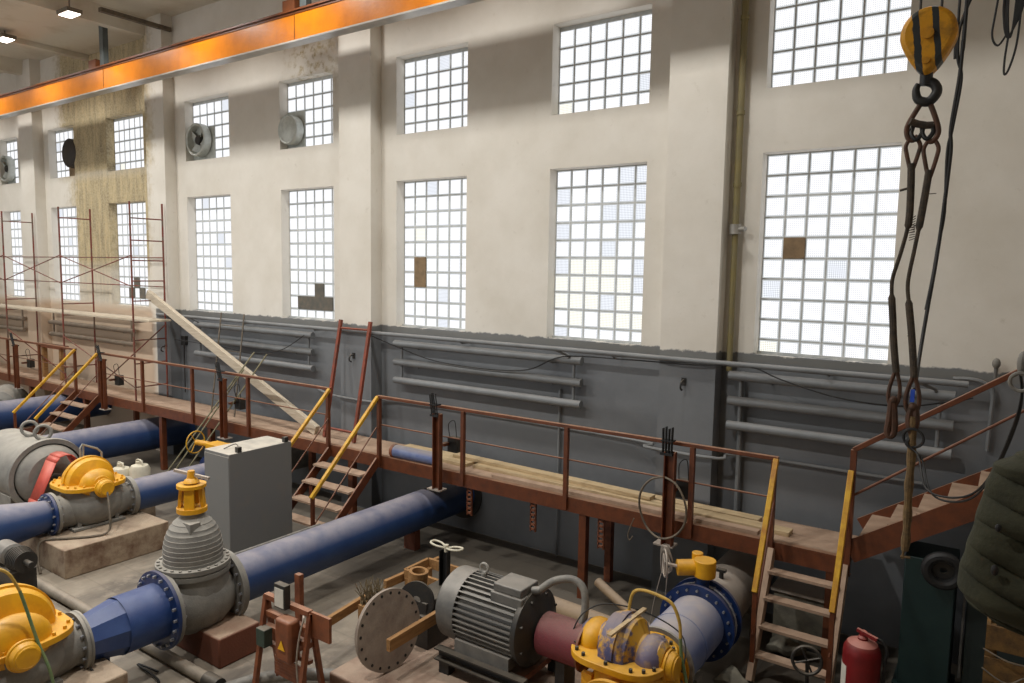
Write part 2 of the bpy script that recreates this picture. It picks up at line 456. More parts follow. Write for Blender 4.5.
# pilasters and roof ribs
k = 0
for a, b in ((-22.2, -21.38), (-15.9, -15.17), (-9.74, -8.98), (-3.74, -3.0)):
    k += 1; struct(MB().box(a, b, 8.75, YB + .01, 0, 9.45), f'trim_{k}', 'wall_plaster')
for x in (-27.9, -21.9, -18.9, -15.9, -9.7, -3.7):
    k += 1; struct(MB().prism([(x-.16,-8,9.46),(x+.16,-8,9.46),(x+.1,-8,9.1),(x-.1,-8,9.1)], (0, 17.0, 0)), f'trim_{k}', 'ceiling_white')
struct(MB().box(-18.75, -16.05, 5.6, YB, 9.2, 9.45), f'trim_{k+1}', 'ceiling_white')
# operator's platform on which the camera stands (out of frame, shades the corner below it)
pf = MB().box(-.1, 2.2, -6, 2.6, 2.42, 2.58)
for x, y in ((.1, 2.3), (2.0, 2.3), (.1, -5.6), (2.0, -5.6)): pf.box(x-.08, x+.08, y-.08, y+.08, 0, 2.42)
struct(pf, 'floor_platform', 'brown_paint')

# windows of glass blocks
P = .25
INFILL = {('L', 7): [(1, 4, 'plywood')], ('L', 5): [(1, 5, 'plywood'), (1, 6, 'plywood')],
          ('L', 4): [(1, 8, 'board_grey'), (2, 8, 'board_grey'), (3, 8, 'board_grey'), (4, 8, 'board_grey'), (3, 7, 'board_grey')],
          ('L', 2): [(4, 8, 'board_grey'), (3, 7, 'board_grey'), (2, 8, 'board_grey')]}
FANSPOT = {3: (0, 3), 4: (0, 2), 1: (3, 5), 0: (0, 2)}
wn = 0
for row, (z0, z1) in (('L', LZ), ('U', UZ)):
    for i, (a, b) in enumerate(LOW):
        wn += 1
        root = bpy.data.objects.new(f'window_{wn}', None); COL.objects.link(root); root.location = (a, GRY, z0); root['kind'] = 'structure'
        nc = round((b - a) / P); pw = (b - a) / nc; nr = 10 if row == 'L' else 5; zt = z1 - (.005 if row == 'L' else .045); ph = (z1 - z0 + (.07 if row == 'L' else .0)) / nr
        inf = {(c, r): m for c, r, m in INFILL.get((row, i), [])}
        blk = {'glass_block': MB(), 'glass_block_dim': MB(), 'glass_block_warm': MB()}; edg = MB()
        fan = set()
        if row == 'U' and i in FANSPOT:
            c0, c1 = FANSPOT[i]; fan = {(c, r) for c in range(c0, c1) for r in (2, 3, 4)}
        for c in range(nc):
            for r in range(nr):
                x0 = a + c*pw + .011; x1 = a + (c+1)*pw - .011; zz1 = zt - r*ph - .011; zz0 = max(zt - (r+1)*ph + .011, z0 + .004)
                if (c, r) in fan: continue
                if (c, r) in inf:
                    build(MB().box(x0 - .011, x1 + .011, GRY - .03, GRY + .03, zz0 - .011, zz1 + .011), 'infill_panel', inf[(c, r)], root); continue
                u = random.random()
                if row == 'L' and i == 6:
                    key = 'glass_block_warm' if 4 < r < 9 and u < .5 else ('glass_block_dim' if u > .8 or (c >= 4 and r < 3) else 'glass_block')
                else:
                    key = 'glass_block_dim' if u > .97 else ('glass_block_warm' if u > .965 else 'glass_block')
                # pillowed block face
                q = .014; y = GRY
                edg.add([(x0,y,zz0),(x1,y,zz0),(x1,y,zz1),(x0,y,zz1),(x0+q,y-.012,zz0+q),(x1-q,y-.012,zz0+q),(x1-q,y-.012,zz1-q),(x0+q,y-.012,zz1-q),
                         (x0,y+.08,zz0),(x1,y+.08,zz0),(x1,y+.08,zz1),(x0,y+.08,zz1)],
                        [(0,1,5,4),(1,2,6,5),(2,3,7,6),(3,0,4,7),(0,8,9,1),(1,9,10,2),(2,10,11,3),(3,11,8,0)])
                blk[key].add([(x0+q,y-.012,zz0+q),(x1-q,y-.012,zz0+q),(x1-q,y-.012,zz1-q),(x0+q,y-.012,zz1-q)], [(0,1,2,3)])
        for key, mb in blk.items():
            if mb.v: build(mb, 'glass_blocks', key, root)
        build(edg, 'glass_rims', 'glass_edge', root)
        g = MB()
        for c in range(nc + 1):
            x = a + c*pw; g.box(x - .011, x + .011, GRY - .008, GRY + .08, z0, z1)
        for r in range(nr + 1):
            z = zt - r*ph
            if z > z0 + .02: g.box(a, b, GRY - .0075, GRY + .08, z - .011, z + .011)
        g.box(a, b, GRY - .05, GRY + .08, z0 - .01, z0 + .03)
        if row == 'U': g.box(a, b, GRY - .0072, GRY + .08, zt, z1)
        build(g, 'mortar_grid', 'mortar_grey', root)
        if fan:
            c0, c1 = FANSPOT[i]
            build(MB().box(a + c0*pw, a + c1*pw, GRY - .02, GRY + .02, z0, zt - 2*ph), 'fan_backing_panel', 'fan_white' if i != 1 else 'plywood', root)

# exhaust fans in the upper windows
def fan(x, z, R, m, label, y=9.1, yaw=0, cover=False):
    t = thing('exhaust_fan', (x, y, z), label, 'fan', 'exhaust fans in the upper windows')
    c = V((x, y, z)); d = V((math.sin(yaw), -math.cos(yaw), 0))
    build(MB().lathe([(R, -.06), (R, .1), (R - .02, .12), (R - .05, .1), (R - .06, -.06), (R, -.06)], c, d, 36), 'housing', m, t)
    build(MB().lathe([(.001, .05), (.09, .05), (.1, .02), (.1, -.05), (.001, -.05)], c, d, 20), 'motor_hub', 'dark_steel', t)
    build(MB().lathe([(.001, -.05), (R-.05, -.05), (R-.05, -.04), (.001, -.04)], c, d, 30), 'back_plate', m, t)
    if cover: build(MB().lathe([(R-.03, .1), (R*.7, .13), (.001, .14)], c, d, 30), 'cover_disc', m, t)
    a = d.orthogonal().normalized(); b = d.cross(a)
    for k in range(4):
        g = k*PI/2 + .4; u = a*math.cos(g) + b*math.sin(g); w = d.cross(u)
        mb = MB()
        q = [c + u*.08 - w*.05 + d*.02, c + u*(R-.07) - w*.12 + d*.05, c + u*(R-.07) + w*.1 - d*.03, c + u*.08 + w*.05 - d*.02]
        mb.prism(q, d*.008); build(mb, 'blade', m, t)
    return t
fan(-14.42, 6.83, .34, 'fan_white', 'round pale open exhaust fan in the upper window left of the closed white fan')
f2 = fan(-11.42, 6.75, .27, 'fan_white', 'small closed white exhaust fan in the upper window just above the red ladder', cover=True)
fan(-19.98, 6.98, .36, 'fan_dark', 'black round exhaust fan in the upper window of the damp-stained bay', cover=True)
fan(-23.9, 6.85, .36, 'fan_white', 'pale green exhaust fan in the upper window at the left edge of the photo')

# crane girder with hangers
gd = thing('crane_girder', (-12, 8.0, 8.1), 'long orange crane girder running along the wall under the ceiling', 'crane girder')
GZ0, GZ1, GY = 7.86, 8.30, 7.97
build(MB().box(-29.9, 2.1, GY, GY + .03, GZ0, GZ1), 'web', 'girder_orange', gd)
build(MB().box(-29.9, 2.1, GY - .005, GY + .2, GZ0 - .025, GZ0), 'bottom_flange', 'flange_pale', gd)
build(MB().box(-29.9, 2.1, GY - .035, GY + .05, GZ1, GZ1 + .03), 'top_flange', 'girder_dark', gd)
build(MB().box(-29.9, 2.1, GY - .012, GY + .03, GZ1 - .04, GZ1 + .0), 'rail_strip', 'girder_dark', gd)
for x in (-22.2, -16.05, -9.9, -3.75):
    j = MB().box(x - .006, x + .006, GY - .006, GY, GZ0 + .01, GZ1 - .04); build(j, 'splice_joint', 'girder_dark', gd)
for x in (-22.4, -16.2, -9.75, -3.55):
    h = MB().chan((x, GY + .06, GZ1 + .03), (x, GY + .06, 9.45), .1, .16, .014, (1, 0, 0)); build(h, 'hanger_post', 'hanger_grey', gd)
    build(MB().box(x - .42, x - .12, GY - .02, GY + .1, GZ1 + .03, GZ1 + .2), 'bracket', 'girder_dark', gd)

# ceiling lamps
def lamp(x, y, z, label, P_=1.0):
    t = thing('ceiling_lamp', (x, y, z), label, 'lamp', 'floodlights under the ceiling')
    build(MB().box(x-.22, x+.22, y-.14, y+.14, z+.012, z+.09), 'lamp_housing', 'lamp_case', t)
    build(MB().box(x-.19, x+.19, y-.11, y+.11, z, z+.012), 'lamp_glass', 'lamp_glow', t)
    build(MB().cyl((x, y, z+.09), (x, y, 9.46), .015, n=8), 'hanger_rod', 'lamp_case', t)
    L = bpy.data.lights.new('lamp_light', 'AREA'); L.shape = 'RECTANGLE'; L.size = .4; L.size_y = .25; L.energy = P_; L.color = (1, .98, .94); L.spread = math.radians(150)
    o = bpy.data.objects.new('lamp_light', L); COL.objects.link(o); o.parent = t; o.location = (0, 0, -.02)
    return t
LP = 52
lamp(-18.45, 7.1, 9.0, 'bright floodlight under the ceiling at the left edge of the photo', LP)
lamp(-15.5, 7.1, 9.0, 'bright floodlight under the ceiling beside the grey girder hanger', LP)
for x in (-24.4, -21.4, -12.5, -9.5, -6.5, -3.5): lamp(x, 7.1, 9.0, 'floodlight under the ceiling along the orange girder', LP)
for x in (-21, -17, -13, -9, -5): lamp(x, 2.0, 9.0, 'added unseen fill floodlight over the pump floor', 185)  # unseen second row, added as fill to lighten the wall's shadow band
lamp(-.6, 7.1, 9.0, 'floodlight under the ceiling along the orange girder', 22)
tag(build(MB().box(-15.2, -15.1, 7.5, 8.95, 9.12, 9.2), 'cable_tray', 'thin_steel'), 'thin dark cable tray fixed under the ceiling', 'cable tray')

# ------------------------------------------------------------------ wall fittings
def radiator(x0, x1, m, label, left_conn=True):
    t = thing('pipe_radiator', ((x0+x1)/2, 8.86, 2.64), label, 'radiator', 'tube radiators along the wall')
    for z in (2.95, 2.64, 2.33):
        c = MB().cyl((x0, 8.86, z), (x1, 8.86, z), .058, n=18)
        build(c, 'tube', m, t)
    for x in (x0 + .14, x1 - .14):
        build(MB().cyl((x, 8.88, 2.33), (x, 8.88, 2.95), .022, n=10), 'riser', m, t)
    for x in (x0 + .5, x1 - .5):
        for z in (2.95, 2.64, 2.33): build(MB().box(x-.015, x+.015, 8.86, 8.998, z-.075, z-.055), 'wall_bracket', m, t)
    return t
radiator(-2.86, -.46, 'dado_grey', 'grey three-tube wall radiator behind the hanging hook')
radiator(-8.53, -4.94, 'dado_grey', 'grey three-tube wall radiator above the middle of the walkway railing')
radiator(-14.37, -10.6, 'dado_grey', 'grey three-tube wall radiator behind the leaning white beam')
radiator(-21.1, -16.87, 'brown_radiator', 'brownish three-tube wall radiator behind the scaffold')
radiator(-27.0, -22.7, 'brown_radiator', 'brownish three-tube wall radiator at the left edge of the photo')
hp = thing('heating_pipe', (-7, 8.92, 3.12), 'long grey heating pipe running along the top of the grey dado', 'pipe')
build(MB().cyl((-15.6, 8.72, 3.11), (-.35, 8.72, 3.11), .034, n=14), 'pipe_run', 'dado_grey', hp)
for x in (-5.12, -.64, -14.2):
    build(MB().tube([(x - .2, 8.72, 3.1), (x, 8.8, 3.02), (x, 8.86, 2.95)], .02, 8), 'branch', 'dado_grey', hp)
for x in (-12.5, -10.4, -7.0, -4.4, -1.7): build(MB().box(x-.012, x+.012, 8.72, 9.0, 3.05, 3.075), 'clip', 'dado_grey', hp)
tag(build(MB().tube(smooth([(-10.6, 8.95, 1.95), (-9.9, 8.72, 1.93), (-8.8, 8.72, 1.93), (-8.6, 8.95, 1.95), (-4.2, 8.95, 1.93), (-3.9, 8.72, 1.92), (-2.9, 8.72, 1.92), (-2.7, 8.95, 1.95), (-.7, 8.95, 1.95)], 4), .02, 8), 'conduit_pipe', 'dado_grey'),
    'thin grey conduit along the wall at railing height', 'pipe')
gp = thing('gas_pipe', (-2.88, 8.9, 5), 'mustard vertical pipe in the corner beside the wall pilaster', 'pipe')
build(MB().cyl((-2.88, 8.9, 4.75), (-2.88, 8.9, 9.4), .04, n=14), 'riser_pipe', 'gas_yellow', gp)
build(MB().cyl((-2.88, 8.9, 3.0), (-2.88, 8.9, 4.75), .036, n=14), 'lower_riser', 'gas_yellow', gp)
build(MB().cyl((-2.88, 8.9, 4.68), (-2.88, 8.9, 4.8), .07, n=12).cyl((-2.88, 8.9, 4.74), (-2.74, 8.84, 4.74), .03, n=10), 'stop_valve', 'light_steel', gp)
for z in (5.25, 6.1, 7.2): build(MB().cyl((-2.88, 8.9, z), (-2.88, 8.9, z+.05), .05, n=12), 'pipe_joint', 'gas_yellow', gp)
tag(build(MB().cyl((-2.72, 8.93, 0), (-2.72, 8.93, 3.0), .03, n=10), 'drop_pipe', 'dado_grey'), 'grey vertical pipe behind the pilaster down to the walkway', 'pipe')
for x, lab in ((-5.35, 'thin grey vertical pipe on the dado between radiator and pilaster'), (-9.9, 'thin grey vertical pipe behind the leaning red ladder')):
    tag(build(MB().cyl((x, 8.96, 0), (x, 8.96, 2.5), .018, n=8), 'drain_pipe', 'dado_grey'), lab, 'pipe')
def wall_hook(x, z, label, y=8.75):
    t = thing('wall_hook', (x, y, z), label, 'hook', 'hooks on the pilasters')
    build(MB().box(x-.03, x+.03, y-.012, y, z-.05, z+.05), 'plate', 'dark_steel', t)
    build(MB().tube(smooth([(x, y-.01, z+.02), (x, y-.09, z), (x, y-.11, z-.07), (x, y-.06, z-.1)], 4), .013, 8), 'hook_bar', 'dark_steel', t)
wall_hook(-3.4, 2.83, 'small steel hook on the grey pilaster above the right end of the walkway')
wall_hook(-9.4, 2.68, 'small dark hook on the pilaster between the red ladder rails')
wall_hook(-15.35, 2.4, 'small dark hook on the pale pilaster behind the scaffold')
sk = thing('wall_lamp', (-.13, 8.95, 3.28), 'bare light bulb on a small holder where the dado ends behind the stair rail', 'lamp')
build(MB().ball((-.13, 8.9, 3.33), (.038, .038, .055)), 'bulb', 'hose_grey', sk)
build(MB().cyl((-.13, 8.9, 3.18), (-.13, 8.9, 3.29), .018, n=10).bar((-.13, 8.9, 3.26), (-.13, 9.0, 3.26), .03, .03), 'holder', 'grey_metal', sk)
tag(build(MB().tube(smooth([(-.5, 8.96, 3.13), (-.33, 8.94, 3.14), (-.2, 8.94, 3.1), (-.14, 8.94, 3.0), (-.14, 8.94, 2.8), (-.15, 8.96, 2.4)], 5), .022, 8), 'bent_wall_pipe', 'dado_grey'), 'grey wall pipe bending down behind the rising handrail', 'pipe')
# sagging cable on the wall
tag(build(MB().tube(smooth([(-9.0, 8.7, 3.08), (-8.3, 8.78, 2.88), (-7.6, 8.79, 2.74), (-6.6, 8.78, 2.7), (-5.8, 8.78, 2.76), (-5.2, 8.78, 3.0), (-4.2, 8.78, 3.04), (-3.4, 8.7, 3.06), (-2.6, 8.7, 3.1), (-2.2, 8.7, 2.98), (-1.6, 8.76, 2.83), (-1.0, 8.78, 2.8), (-.6, 8.76, 2.88), (-.3, 8.7, 2.98)], 6), .009, 6), 'sagging_cable', 'black_rubber'),
    'thin sagging cable draped along the grey dado', 'cable')
tag(build(MB().tube(smooth([(-14.9, 8.7, 2.6), (-13.2, 8.74, 2.55), (-12.3, 8.74, 2.5), (-11.4, 8.74, 2.62), (-10.7, 8.74, 2.95)], 6), .008, 6), 'sagging_cable', 'black_rubber'),
    'thin cable sagging over the radiator behind the leaning white beam', 'cable')
tag(build(MB().box(-15.05, -14.9, 8.93, 9.0, 2.45, 2.65).cyl((-14.97, 8.95, 1.4), (-14.97, 8.95, 2.45), .015, n=8), 'switch_box', 'dark_steel'),
    'small dark switch box with a conduit on the grey dado near the scaffold', 'switch box')

# ------------------------------------------------------------------ walkway
YF = 7.92
wk = thing('walkway', (-8, YF, 1.3), 'raised brown steel walkway with a dusty deck along the wall', 'walkway')
build(MB().box(-27, -1.22, YF + .02, 8.72, 1.27, 1.3), 'deck', 'deck_plate', wk)
build(MB().chan((-27, YF, 1.215), (-1.22, YF, 1.215), .07, .19, .014, (0,0,1), -1), 'front_beam', 'brown_paint', wk)
build(MB().chan((-27, 8.7, 1.2), (-1.22, 8.7, 1.2), .07, .14, .014), 'rear_beam', 'brown_paint', wk)
for x in (-4.36, -8.62, -12.5, -14.2, -17.4, -20.2, -1.4, -22.8):
    build(MB().box(x-.05, x+.05, YF+.01, YF+.11, 0, 1.13), 'support_post', 'brown_paint', wk)
for x in (-4.33, -10.4, -16.5):
    build(MB().box(x-.045, x+.045, 8.6, 8.7, 0, 1.14), 'support_post', 'rust_brown', wk)
for x in (-6.2, -5.12, -4.1):
    m_ = MB()
    for zz in range(6): m_.box(x-.04, x+.04, YF+.02, YF+.05, .74+zz*.065, .77+zz*.065)
    m_.box(x-.045, x-.03, YF+.02, YF+.05, .72, 1.14).box(x+.03, x+.045, YF+.02, YF+.05, .72, 1.14)
    build(m_, 'hanging_bracket', 'rust_brown', wk)

RZ = 2.235
def railing(xa, xb, posts, label, endz=None):
    t = thing('guard_railing', ((xa+xb)/2, YF, 1.3), label, 'railing', 'railing sections along the walkway')
    build(MB().bar((xa - .02, YF - .01, RZ), (xb + .02, YF - .01, RZ), .055, .045), 'top_rail', 'brown_paint', t, .006)
    build(MB().cyl((xa, YF, 1.8), (xb, YF, 1.8), .011, n=8), 'mid_rail', 'brown_paint', t)
    for x in posts: build(MB().box(x-.027, x+.027, YF-.045, YF+.01, 1.15, RZ-.02), 'post', 'brown_paint', t)
railing(-7.96, -2.0, (-7.94, -6.29, -4.6, -2.93, -2.02), 'brown steel railing section between the middle stairs and the right-hand ladder stair')
railing(-16.6, -9.08, (-16.58, -14.78, -12.97, -11.22, -9.1), 'brown steel railing section between the far stairs and the middle stairs')
railing(-26.9, -17.67, (-17.69, -19.5, -21.3, -23.1, -24.9), 'brown steel railing section running out at the left edge of the photo')

# channel posts carrying control boxes and cable bundles
def ctrl(x, label, spikes, lean):
    t = thing('control_post', (x, YF - .09, 1.05), label, 'post', 'control posts clamped to the walkway')
    y = YF - .1
    build(MB().chan((x + .04, y - .03, 1.06), (x + .04, y - .03, 2.16), .07, .13, .012, (1, 0, 0), -1), 'channel', 'brown_paint', t)
    build(MB().box(x-.12, x+.12, y-.1, y+.06, 1.04, 1.06), 'foot_plate', 'cream_pipe', t)
    mb = MB()
    for k in range(spikes):
        dx = (k % 4 - 1.5) * .034; dy = (k // 4) * .03
        mb.cyl((x + dx, y - .08 + dy, RZ - .1), (x + dx*1.1 - lean, y - .08 + dy, RZ + .19 + .02*(k % 2)), .009, n=6)
    mb.box(x-.075, x+.075, y-.1, y+.01, RZ - .12, RZ - .09).box(x - .07 - lean*.5, x + .07 - lean*.5, y-.1, y+.01, RZ + .04, RZ + .055)
    build(mb, 'cable_bundle', 'black_rubber', t)
    bx = MB().box(x+.02, x+.2, YF+.08, YF+.2, 1.56, 1.78); build(bx, 'push_button_box', 'dark_steel', t, .01)
    build(MB().box(x-.01, x+.06, YF-.03, YF+.1, 1.66, 1.7), 'box_bracket', 'brown_paint', t)
    build(MB().tube(smooth([(x+.05, YF+.1, 1.78), (x+.07, YF+.05, 1.98), (x+.14, YF+.1, 2.02), (x+.16, YF+.12, 1.78)], 5), .006, 6), 'box_wire', 'black_rubber', t)
for x, lab, sp, ln in ((-3.18, 'brown control post with tall black rod bundle near the railing\'s right end', 8, 0),
                   (-6.68, 'brown control post with frayed black cables just right of the middle stairs', 6, .04),
                   (-11.8, 'brown control post with tilted black bundle behind the grey cabinet', 6, .1),
                   (-16.15, 'brown control post with tilted black bundle right of the far stairs', 6, .14),
                   (-20.5, 'brown control post with tilted black bundle left of the far stairs', 6, .16)):
    ctrl(x, lab, sp, ln)
# coil of cable hung on the right post
tag(build(MB().tube(smooth([(-3.2 + .29*math.cos(a), YF-.2 - .02*math.sin(3*a), 1.5 + .36*math.sin(a)) for a in [PI*.5 + 2*PI*k/12 for k in range(13)]], 4), .013, 8)
    .tube(smooth([(-3.55, YF-.2, 1.3), (-3.62, YF-.2, 1.1), (-3.6, YF-.2, 1.02), (-3.56, YF-.2, 1.08)], 4), .008, 6), 'cable_coil', 'thin_steel'), 'loop of stiff cable hung round the right-hand control post', 'cable')
wr = MB()
for k in range(3):
    a = .02*k
    wr.tube(smooth([(-2.9+a, 7.25-a, 1.05), (-2.93-a, 7.25, 1.24), (-3.0, 7.25, 1.15+a), (-2.98, 7.25, .95), (-2.92+a, 7.25, .98), (-2.87, 7.25, 1.1), (-2.93, 7.25, 1.26-a)], 5), .007, 6)
wr.tube(smooth([(-2.98, 7.25, .97), (-3.06, 7.25, .6), (-3.1, 7.25, .3), (-3.12, 7.22, .02)], 5), .006, 6).tube(smooth([(-2.92, 7.25, .97), (-2.94, 7.25, .6), (-3.0, 7.25, .3), (-3.02, 7.22, .02)], 5), .006, 6)

# stairs down from the deck
def stairs(x0, x1, run, treads, label, slope_r, hl, yellow=True, tm='deck_plate', sm='brown_paint', sw=.03, td=.17):
    t = thing('metal_staircase', ((x0+x1)/2, YF - run/2, 0), label, 'staircase', 'stairs down from the walkway')
    yb = YF - run
    for x in (x0, x1):
        build(MB().bar((x, YF - .02, 1.24), (x, yb, 0.02), sw, .13), 'stringer', sm, t)
    for z in treads:
        y = YF - (1.3 - z) / 1.3 * run
        build(MB().box(x0 + .015, x1 - .015, y - td, y + .03, z - .03, z), 'tread', tm, t)
    for x in (x0, x1):
        top = V((x, YF - .03, RZ)); f = hl; end = V((x, YF - run*f, RZ - 1.3*f))
        build(MB().bar(top, end, .055, .05), 'handrail', 'yellow_rail' if yellow else 'brown_paint', t, .006)
        build(MB().bar(end + V((0, .03, 0)), (x, YF - run*f + .03, RZ - 1.3*f - .86), .045, .045), 'handrail_post', 'brown_paint', t)
        m0 = top.lerp(end, .02) - V((0, 0, .45)); m1 = end - V((0, 0, .45))
        build(MB().cyl(m0, m1, .011, n=8), 'mid_rail', 'brown_paint', t)
TR = [1.083, .867, .65, .433, .217]
stairs(-9.05, -7.96, 1.36, TR, 'brown open-tread stairs with yellow handrails beside the grey cabinet', 1, .98)
stairs(-17.65, -16.6, 1.36, TR, 'brown open-tread stairs with tan handrails at the far end of the walkway', 1, .98)
stairs(-2.0, -1.26, .62, [1.06, .81, .55, .29], 'steep dusty ladder stair with yellow handrails beside the red extinguisher', 1, .98, tm='deck_plate', sm='deck_plate', sw=.06, td=.1)

# stairs rising to the right
st = thing('rising_staircase', (-.6, 8.3, 1.3), 'brown stairs rising to the right from the end of the walkway', 'staircase')
sl = .705
for y, nm in ((7.9, 'stringer'), (8.7, 'stringer')):
    build(MB().bar((-1.24, y, 1.385 if y < 8 else 1.41), (1.2, y, (1.385 if y < 8 else 1.41) + 2.44*.655), .03, .22), nm, 'brown_paint', st)
for k in range(9):
    x = -1.13 + k*.242; z = 1.585 + k*.165
    m_ = MB().box(x - .02, x + .24, 7.9, 8.7, z - .03, z); build(m_, 'tread', 'deck_plate', st)
    build(MB().box(x - .02, x - .005, 7.92, 8.68, z - .165, z - .03), 'riser', 'rust_brown', st)
build(MB().bar((-1.25, 7.9, 2.45), (1.2, 7.9, 2.45 + 2.45*sl), .06, .05), 'handrail', 'brown_paint', st, .006)
build(MB().cyl((-1.22, 7.9, 1.99), (1.2, 7.9, 1.99 + 2.42*.77), .014, n=8), 'mid_rail', 'brown_paint', st)
build(MB().box(-1.275, -1.22, 7.87, 7.93, 1.15, 2.45), 'newel_post', 'brown_paint', st)
build(MB().box(1.15, 1.25, 7.85, 8.75, 0, 3.1), 'end_support', 'brown_paint', st)

# ------------------------------------------------------------------ things on the deck
def board(p, q, w, h, m, label, name='wooden_board', group='loose boards on the deck'):
    c = (V(p) + V(q)) / 2
    o = build(MB().bar(p, q, w, h), name, m, None, .003, loc=c); return tag(o, label, 'board', group)
board((-8.0, 8.58, 1.325), (-2.3, 8.5, 1.325), .16, .05, 'wood_pale', 'long pale board on the deck nearest the wall')
board((-6.4, 8.36, 1.325), (-1.9, 8.28, 1.325), .17, .05, 'wood_pale', 'long pale board in the middle of the deck at the right')
board((-6.9, 8.5, 1.376), (-3.6, 8.36, 1.376), .15, .05, 'wood_pale', 'pale board lying on top of the other boards on the deck')
board((-5.9, 8.12, 1.32), (-2.2, 8.1, 1.32), .12, .04, 'deck_plate', 'dusty narrow plank along the front of the deck at the right')
board((-7.5, 8.4, 1.325), (-6.5, 8.33, 1.325), .22, .05, 'wood_pale', 'short wide board on the deck at the top of the middle stairs')
op = thing('pipe_offcut', (-7.2, 8.1, 1.4), 'short blue pipe length lying on the deck beside the middle stairs', 'pipe')
build(MB().lathe([(.062, 0), (.098, 0), (.098, .85), (.062, .85), (.062, 0)], (-7.74, 8.02, 1.4), (1, .02, 0), 24), 'pipe_wall', 'pale_blue_paint', op)
build(MB().lathe([(.06, -.012), (.104, -.012), (.104, .04), (.06, .05), (.06, -.012)], (-7.74, 8.02, 1.4), (1, .02, 0), 24), 'rusty_end', 'rust_brown', op)
lb = (V((-15.4, 8.42, 3.57)), V((-9.85, 8.3, 1.37)))
tag(build(MB().bar(lb[0], lb[1], .09, .17), 'leaning_beam', 'wood_white', None, .004, loc=(lb[0]+lb[1])/2), 'long white timber beam leaning diagonally from scaffold to deck', 'beam')
def ladder(xa, xb, y0, y1, z0, z1, dx, m, rr, rungs, label, nm='leaning_ladder'):
    t = thing(nm, ((xa+xb)/2, y0, z0), label, 'ladder')
    for x in (xa, xb): build(MB().bar((x, y0, z0), (x + dx, y1, z1), rr*2, rr*2), 'side_rail', m, t)
    for k in range(rungs):
        f = (.08, .93)[k] if rungs == 2 else (k + .5) / rungs; p = V((xa, y0, z0)).lerp(V((xa+dx, y1, z1)), f); q = V((xb, y0, z0)).lerp(V((xb+dx, y1, z1)), f)
        build(MB().cyl(p, q, rr*.8, n=6), 'rung', m, t)
ladder(-9.6, -8.88, 8.25, 8.66, 1.31, 3.3, -.02, 'ladder_red', .026, 2, 'rusty red ladder leaning on the wall by the middle stairs')
ladder(-12.95, -12.2, 8.28, 8.68, 1.31, 3.26, -.2, 'thin_steel', .011, 4, 'thin grey steel ladder leaning on the wall behind the white beam')
for i, (b, tp, lab) in enumerate((((-13.05, 7.15, .02), (-11.5, 8.25, 2.62), 'thin pale rod leaning over the walkway rail, outer of the pair'), ((-12.7, 7.3, .02), (-11.2, 8.3, 2.6), 'thin pale rod leaning over the walkway rail, inner of the pair'),
                               ((-12.9, 7.2, .02), (-11.62, 8.1, 2.3), 'short pale rod leaning on the walkway rail'))):
    tag(build(MB().cyl(b, tp, .014, n=8), 'leaning_rod', 'rod_pale'), lab, 'rod', 'thin rods leaning over the railing')

# scaffold
sc = thing('scaffold', (-18.6, 8.4, 1.3), 'rusty red tube scaffold standing on the walkway by the stained wall', 'scaffold')
for i, x in enumerate((-24.6, -21.48, -18.38, -15.23)):
    fr = MB(); 
    for y in (7.99, 8.69): fr.cyl((x, y, 1.3), (x, y, 5.5), .02, n=8)
    fo = build(fr, 'end_frame', 'scaffold_red', sc)
    zs = (5.16, 4.7, 4.28, 3.85, 3.43, 2.6, 2.1, 1.6) if i == 3 else (5.25, 3.25, 1.75)
    for z in zs: build(MB().cyl((x, 7.99, z), (x, 8.69, z), .014, n=6), 'rung', 'scaffold_red', fo)
for xa, xb in ((-24.6, -21.48), (-21.48, -18.38), (-18.38, -15.23)):
    for za, zb in ((4.38, 3.74), (3.74, 4.38)):
        build(MB().cyl((xa, 7.97, za), (xb, 7.97, zb), .012, n=6), 'cross_brace', 'scaffold_red', sc)
    for z in (4.35, 3.72): build(MB().cyl((xa, 8.7, z), (xb, 8.7, z), .012, n=6), 'tie_bar', 'scaffold_red', sc)
    build(MB().cyl((xa, 7.97, 2.5), (xb, 7.97, 1.6), .012, n=6), 'cross_brace', 'scaffold_red', sc)
build(MB().cyl((-16.7, 7.97, 1.5), (-15.23, 8.69, 2.9), .014, n=6), 'cross_brace', 'scaffold_red', sc)
for k, y in enumerate((8.2, 8.46)):
    board((-24.8, y, 3.02), (-14.8, y, 3.02), .23, .04, 'wood_white', ('pale scaffold plank nearest the railing', 'pale scaffold plank nearest the wall')[k], 'scaffold_plank', 'planks on the scaffold')
for x in (-24.6, -21.48, -18.38, -15.23): build(MB().cyl((x, 7.99, 2.985), (x, 8.69, 2.985), .014, n=6), 'plank_bearer', 'scaffold_red', sc)
# small wooden stand on the deck at the far left
ws = thing('wooden_trestle', (-20.0, 8.45, 1.3), 'small wooden trestle standing on the deck behind the far control post', 'trestle')
build(MB().box(-20.5, -19.2, 8.25, 8.45, 2.08, 2.16), 'top_board', 'rust_brown', ws)
for x in (-20.3, -19.35): build(MB().box(x-.05, x+.05, 8.3, 8.4, 1.3, 2.08), 'leg', 'wood_brown', ws)

# ------------------------------------------------------------------ pipework and machines
def pipe_y(mb, x, z, r, y0, y1, n=40): return mb.cyl((x, y0, z), (x, y1, z), r, n=n)
